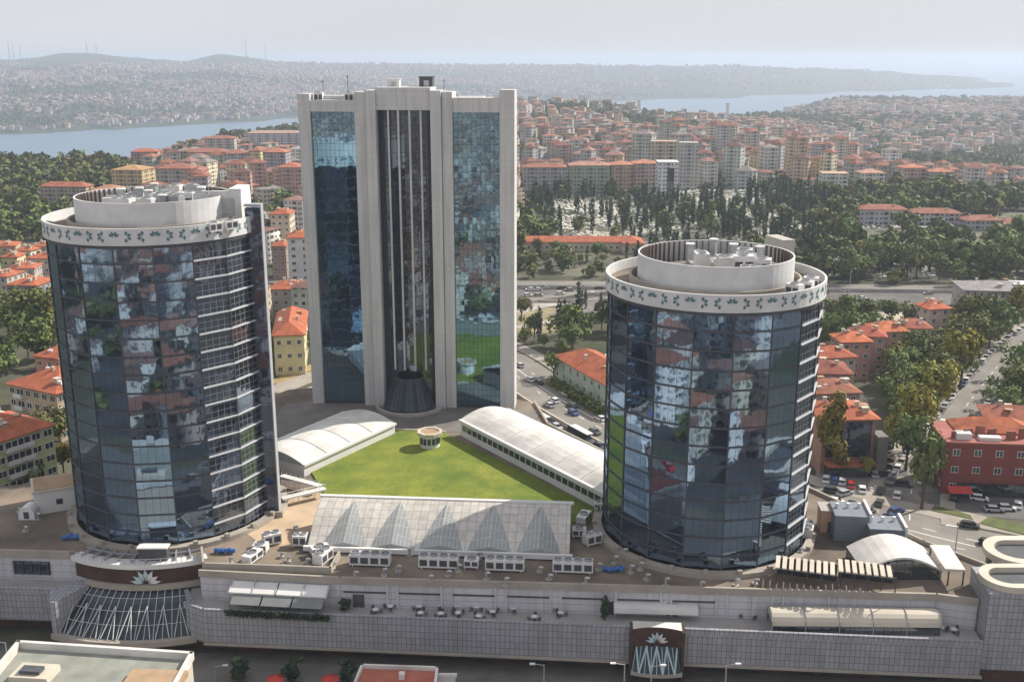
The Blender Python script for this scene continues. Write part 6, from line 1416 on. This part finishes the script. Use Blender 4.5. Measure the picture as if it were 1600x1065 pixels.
# unseen districts that the glass walls mirror, and far slopes
for y in np.arange(-1500, 330, 21.0):
    for x in np.arange(-950, 700, 21.0):
        if abs(y) < 20 and abs(x) < 20: continue
        X, Yv = x + R0.uniform(-6, 6), y + R0.uniform(-6, 6)
        if Yv > 106 and (-165 - Yv*.25 < X < 190 + Yv*.2 or 118 < Yv < 140 or min(hypot(X-a_, Yv-b_) for a_, b_ in AV[::3]) < 24): continue
        gr = vnoise(X, Yv, 70, 3)
        if gr > .8 or R0.random() < .10: TRS += [(X + R0.uniform(-8, 8), Yv + R0.uniform(-8, 8), R0.uniform(2.6, 4.6)) for _ in range(2)]
        elif Yv < 106 or True: C_.append((X, Yv, 0, R0.uniform(9, 15), R0.uniform(9, 13), R0.choice([9, 12, 15, 18]), R0.uniform(-.3, .3), R0.choice([0, 1, 4, 4, 8, 2]), R0.integers(6)))
FAR = []
n = 15000; uu = R0.uniform(-.6, .62, n*3); YY = np.where(R0.random(n*3) < .5, R0.uniform(3400, 7200, n*3), R0.uniform(2300, 9300, n*3)); XX = uu*YY; HH = height(XX, YY)
dens = vnoise(XX, YY, 420) + .5*vnoise(XX, YY, 150, 1) + np.where(HH > 60, -1.5, 0); ok = (HH > -127) & (dens > -.35) & ((YY > 3300) | (uu > .1)); XX, YY, HH = XX[ok][:n], YY[ok][:n], HH[ok][:n]
for a, b, c in zip(XX, YY, HH): FAR.append((a, b, c, R0.uniform(9, 24), R0.uniform(9, 16), R0.uniform(6, 16), R0.uniform(-.6, .6), R0.integers(10), R0.integers(6)))
for x_ in np.arange(92, 345, 5.0): TRS += [(x_ + R0.uniform(-3, 3), R0.uniform(491, 512) - x_*.045 + 4, R0.choice([2.2, 3.2, 4.4, 5.2])), (x_, R0.uniform(512, 560), R0.uniform(3, 5.5))]
for x_ in np.arange(5, 90, 8.0): TRS.append((x_ + R0.uniform(-3, 3), R0.uniform(500, 560), R0.uniform(2, 4.2)))
# choose the largest visible as individual blocks
def vis(x, y, z):
    px, py = proj(x, y, z)
    if not (-10 < px < 1610 and py > 90): return False
    if 460 < px < 806 and py < 640: return False
    if 75 < px < 430 and py > (330 if px < 400 else 300) and px < 425: return False
    if 950 < px < 1292 and py > 400: return False
    return py < 840
cand = sorted([c for c in C_ if c[1] > 300 and vis(c[0], c[1], c[2] + c[5]*.7)], key=lambda c: -(max(c[3], c[4])*c[5])/(c[1]**2))
NB = 215; ind = cand[:NB]; inds = set(id(c) for c in ind); restB = [c for c in C_ if id(c) not in inds] + FAR
wn_ = ['cream', 'buff', 'rosy brown', 'grey', 'off white', 'ochre', 'salmon', 'mauve grey', 'pale yellow', 'greenish grey']; rn_ = ['orange tiled', 'brick red tiled', 'light orange tiled', 'dark red tiled', 'grey brown', 'pale salmon tiled']
protos = {}
def zone(px, py, Y):
    if px < 75: return 'far left edge'
    if px < 240: return 'wooded slope above left tower'
    if px < 330: return 'hill above left tower drum'
    if px < 425: return 'ridge right of left tower drum'
    if px < 470: return 'gap left of tall tower'
    row = 'front' if Y < 980 else 'middle' if Y < 1400 else 'rear'
    if px < 960: return '%s rows beside tall tower' % row
    if px < 1100: return '%s rows, above right tower left half' % row
    if px < 1300: return '%s rows, above right tower right half' % row
    if px < 1450: return '%s rows right of right tower' % row
    return '%s rows near right edge' % row
for c in ind:
    x, y, z, sx, sy, h, ro, wi, ri = c
    key = (round(sx/2.5), round(sy/2.5), round(h/3))
    if key not in protos:
        a, b, hh = key[0]*2.5, key[1]*2.5, key[2]*3.0; r = empty('apartment_block', (0, 0, -600), 'x', 'apartment block'); mb = MB(); mb.box(0, 0, -602.5, a, b, hh + 2.5); mb.build('wall', M['fac'], r)
        for o in r.children: 
            for v_ in o.data.uv_layers[0].data: v_.uv[1] += 0.5
        mb = MB(); mb.hip(0, 0, hh - 600, a, b, 2.4 + .1*key[0], 0, .6); mb.build('roof', M['roof'], r); protos[key] = r
    hgh = 'tall' if h >= 17 else 'low' if h < 11 else 'mid height'
    px, py = proj(x, y, z + h); zn = zone(px, py, y)
    lb = '%s %s block, %s roof, %s' % (hgh, wn_[wi], rn_[ri], zn)
    o = copy_tree(protos[key], (x, y, z), ro, lb, '%s %s blocks, %s roofs, %s' % (hgh, wn_[wi], rn_[ri], zn))
    for ch in o.children: ch.color = tuple(ROOFC[ri]*R0.uniform(.85, 1.15)) + (1,) if ch.name.startswith('roof') else tuple(WALLC[wi]*R0.uniform(.9, 1.1)) + (1,)
def city_mesh(name, L, label):
    A = np.array([l[:7] for l in L]); n = len(A); wc = WALLC[[l[7] for l in L]]*R0.uniform(.85, 1.15, (n, 1)); rc = ROOFC[[l[8] for l in L]]*R0.uniform(.8, 1.2, (n, 1))
    x, y, z, sx, sy, h, ro = A.T; c, s = np.cos(ro), np.sin(ro); flat = R0.random(n) < .3; rh = np.where(flat, .25, 1.9)
    def cor(a, b, zz): return np.stack([x + a*c - b*s, y + a*s + b*c, zz], 1)
    hx, hy = sx/2, sy/2; V = []
    for a, b in ((-1, -1), (1, -1), (1, 1), (-1, 1)): V.append(cor(a*hx, b*hy, z - 3))
    for a, b in ((-1, -1), (1, -1), (1, 1), (-1, 1)): V.append(cor(a*hx, b*hy, z + h))
    for a, b in ((-1, -1), (1, -1), (1, 1), (-1, 1)): V.append(cor(a*(hx+.6), b*(hy+.6), z + h))
    rx = np.where(flat, hx*.9, np.maximum(hx - hy, .3)); V.append(cor(-rx, 0*x, z + h + rh)); V.append(cor(rx, 0*x, z + h + rh))
    V = np.stack(V, 1).reshape(-1, 3); F_ = [(0, 1, 5, 4), (1, 2, 6, 5), (2, 3, 7, 6), (3, 0, 4, 7), (8, 9, 13, 12), (10, 11, 12, 13), (9, 10, 13, 13), (11, 8, 12, 12)]
    loops = []; sizes = []; mi = []; uvs = []; 
    base_ = np.arange(n)*14
    me = bpy.data.meshes.new(name); me.vertices.add(len(V)); me.vertices.foreach_set('co', V.ravel())
    Lp = []; UV = []; Cc = []
    for k, f in enumerate(F_):
        tri = f[2] == f[3]; f = f[:3] if tri else f; Lp.append((np.stack([base_ + i for i in f], 1), len(f), 0 if k < 4 else 1))
        if k < 4: W = sx if k % 2 == 0 else sy; uv = np.stack([np.stack([0*x, 0*x - 2.5], 1), np.stack([W, 0*x - 2.5], 1), np.stack([W, h + .5], 1), np.stack([0*x, h + .5], 1)], 1)
        else: uv = np.zeros((n, len(f), 2))
        UV.append(uv); Cc.append(np.repeat((wc if k < 4 else rc)[:, None, :], len(f), 1))
    tot = sum(l[0].size for l in Lp); me.loops.add(tot); npoly = sum(l[0].shape[0] for l in Lp); me.polygons.add(npoly)
    me.loops.foreach_set('vertex_index', np.concatenate([l[0].ravel() for l in Lp]))
    sz = np.concatenate([np.full(l[0].shape[0], l[1]) for l in Lp]); st = np.concatenate([[0], np.cumsum(sz)[:-1]]); me.polygons.foreach_set('loop_start', st); me.polygons.foreach_set('loop_total', sz)
    me.polygons.foreach_set('material_index', np.concatenate([np.full(l[0].shape[0], l[2]) for l in Lp]))
    ul = me.uv_layers.new(name='UVMap'); ul.data.foreach_set('uv', np.concatenate([u.reshape(-1) for u in UV]).astype(np.float32))
    ca = me.color_attributes.new('Col', 'FLOAT_COLOR', 'CORNER'); cc = np.concatenate([c_.reshape(-1, 3) for c_ in Cc]); ca.data.foreach_set('color', np.concatenate([cc, np.ones((len(cc), 1))], 1).ravel().astype(np.float32))
    me.materials.append(M['facA']); me.materials.append(M['roofA']); me.update(calc_edges=True); me.validate()
    o = bpy.data.objects.new(name, me); COL.objects.link(o); return tag(o, label, kind='stuff')
city_mesh('distant_city', restB, 'the mass of smaller far off houses and blocks covering the hills')
# trees: largest visible stand alone, the rest as woodland
candT = sorted([t_ for t_ in TRS if t_[1] > 300 and vis(t_[0], t_[1], hgt(t_[0], t_[1]) + 5)], key=lambda t_: -t_[2]/t_[1]); NT = 150
indT = candT[:NT]; ids = set(id(t_) for t_ in indT)
tz = lambda px: 'by the left edge' if px < 120 else 'above the left tower' if px < 425 else 'between left tower and tall tower' if px < 500 else 'right of the tall tower' if px < 960 else 'behind the right tower' if px < 1290 else 'on the slope right of the right tower' if px < 1450 else 'at the far right'
for x, y, r_ in indT:
    px, py = proj(x, y, 4); sz_ = 'broad' if r_ > 4.6 else 'small' if r_ < 3.9 else 'mid sized'; dz_ = 'near' if y < 520 else 'cemetery side' if y < 700 else 'distant'
    tree('far' if y > 520 else 'round', x, y, r_, '%s green %s tree %s' % (sz_, dz_, tz(px)), '%s green %s trees %s' % (sz_, dz_, tz(px)), R0.uniform(.85, 1.2))
candC = sorted([t_ for t_ in CYP if vis(t_[0], t_[1], 8)], key=lambda t_: -t_[2]/t_[1])[:130]; idc = set(id(t_) for t_ in candC)
for x, y, r_ in candC:
    px, py = proj(x, y, 4); hh = 'tall' if r_ > 2.3 else 'short'; lb = '%s dark cypress in the %s part of the cemetery' % (hh, 'near' if y < 640 else 'rear'); 
    lb += ' ' + ('left of the right tower' if px < 950 else 'above the right tower' if px < 1290 else 'right of the right tower'); tree('cypress', x, y, r_*1.05, lb, lb.replace('cypress', 'cypresses'), 1.0)
def foliage(name, L, kind, nl, leaf, m, label, cyl=False):
    if not L: return
    protoq = [crown_mesh(kind, 50 + k, nl, leaf) for k in range(6)]; out = []
    for i, (x, y, r_) in enumerate(L):
        z = hgt(x, y); q = protoq[i % 6]; a = i*1.3; c, s = cos(a), sin(a)
        out.append(np.stack([x + r_*(q[:, 0]*c - q[:, 1]*s), y + r_*(q[:, 0]*s + q[:, 1]*c), z + r_*(q[:, 2] + (2.5 if cyl else 1.15))], 1))
    V = np.concatenate(out); n = len(V)//4; me = bpy.data.meshes.new(name); me.vertices.add(len(V)); me.vertices.foreach_set('co', V.ravel().astype(np.float32)); me.loops.add(n*4); me.loops.foreach_set('vertex_index', np.arange(n*4)); me.polygons.add(n)
    me.polygons.foreach_set('loop_start', np.arange(n)*4); me.polygons.foreach_set('loop_total', np.full(n, 4)); me.materials.append(m); me.update(calc_edges=True)
    o = bpy.data.objects.new(name, me); COL.objects.link(o); tag(o, label, kind='stuff')
rest = [t_ for t_ in TRS if id(t_) not in ids]
n = 9000; uu = R0.uniform(-.6, .6, n*3); YY = R0.uniform(2400, 6500, n*3); XX = uu*YY; HH = height(XX, YY); ok = (HH > -126) & (vnoise(XX, YY, 420) + .5*vnoise(XX, YY, 150, 1) < .45); farT = [(a, b, R0.uniform(5, 8)) for a, b in zip(XX[ok][:n], YY[ok][:n])]
m, t, b = base('woodland_leaves')
c0 = mixc(t, remap(t, noise(t, .4, 4), .35, .65, 0, 1), (.070,.094,.040), (.155,.17,.070))
c0 = mixc(t, remap(t, noise(t, .045, 3), .50, .62, 0, 1), c0, (.16,.165,.045)); c0 = mixc(t, remap(t, noise(t, .07, 3, stretch=(1.3, .8, 1)), .56, .66, 0, 1), c0, (.034,.052,.030))
t.links.new(c0, b.inputs['Base Color']); b.inputs['Roughness'].default_value = .8; b.inputs['Specular IOR Level'].default_value = .1; M['leafW'] = m
foliage('woodland', [t_ for t_ in rest if t_[1] < 1250], 'round', 70, .32, M['leafW'], 'dense mixed woodland and garden trees between the houses')
foliage('far_woodland', [t_ for t_ in rest if t_[1] >= 1250] + farT, 'round', 22, .5, M['leafW'], 'hazy woods on the far slopes')
foliage('cypress_grove', [t_ for t_ in CYP if id(t_) not in idc], 'cypress', 60, .3, M['leafd'], 'dark mass of cypresses filling the cemetery', True)
# cemetery graves and ground
n = 16000; gx = R0.uniform(-10, 330, n); gy_ = R0.uniform(505, 850, n); pp = np.array([proj(a, b, 0) for a, b in zip(gx, gy_)]); ok = (pp[:, 0] > 865) & (pp[:, 0] < 1460) & ((vnoise(gx, gy_, 24, 4) > .05) | (R0.random(n) < .12)) & ~((gx < 80) & (gy_ < 605)); gx, gy_ = gx[ok], gy_[ok]
mb = MB()
for a, b in zip(gx.tolist(), gy_.tolist()): mb.box(a, b, 0, R0.uniform(.9, 2.0), R0.uniform(1.6, 2.6), R0.uniform(.5, 1.5), R0.uniform(-.4, .2))
gm = MB.build(mb, 'gravestones', mat('marble', (.62,.60,.54), .7, .25, .05)); tag(gm, 'pale gravestones packed between the cypresses', kind='stuff')
sheet([(20, 508), (330, 500), (360, 700), (330, 850), (60, 860), (40, 620)], 'cemetery_ground', mat('cemetery_soil', (.06,.07,.04), .95, .4, .03, col2=(.20,.19,.14)), .02)
# far masts and special landmarks
for i, (px, pyb, pyt, Y) in enumerate(((15, 92, 62, 8400), (22, 92, 66, 8420), (33, 92, 70, 8380), (137, 84, 64, 8450), (152, 86, 66, 8400), (385, 90, 60, 8300), (415, 92, 66, 8350))):
    x = xat(px, Y, 90); z0, z1 = hgt(x, Y), zat(pyt, Y); mb = MB()
    for a in (0, 2.1, 4.2): mb.bar((x + 6*cos(a), Y + 6*sin(a), z0), (x, Y, z1), 1.6, 0, 5, .6)
    for k in range(1, 5): mb.cyl(x, Y, z0 + (z1-z0)*k/5, z0 + (z1-z0)*k/5 + 1.5, 6*(1-k/5) + 1, 0, 6)
    tag(mb.build('radio_mast', M['metal']), 'thin radio mast on the far hills, %s' % ('leftmost of the group of three', 'middle of the group of three', 'right one of the group of three', 'left one on the first hump', 'right one on the first hump', 'left one on the second hump', 'right one on the second hump')[i], 'radio mast')
for i, (px, pyt, Y, w_, h, lb, cc) in enumerate(((908, 150, 2300, 9, 40, 'white water tower on the skyline ridge right of the tall tower', 'tower'), (998, 158, 2200, 6, 34, 'slim pale tower on the ridge, right of the white water tower', 'tower'), (1137, 163, 2250, 5, 25, 'pale slab tower on the ridge above the right tower', 'tower'))):
    z1 = zat(pyt, Y); x = xat(px, Y, z1); z0 = hgt(x, Y); r = empty('ridge_tower', (x, Y, z0), lb, cc); mb = MB(); mb.box(x, Y, z0, w_, w_, max(8, z1-z0)); mb.build('shaft', M['white'], r); mb = MB(); mb.box(x, Y, z1, w_*1.3, w_*1.3, 3); mb.build('cap', M['white'], r)
for o in [o for o in bpy.data.objects if o.parent is None and o.location[2] < -400] + list(protos.values()) * 0:
    for ch in list(o.children): bpy.data.objects.remove(ch)
    bpy.data.objects.remove(o)
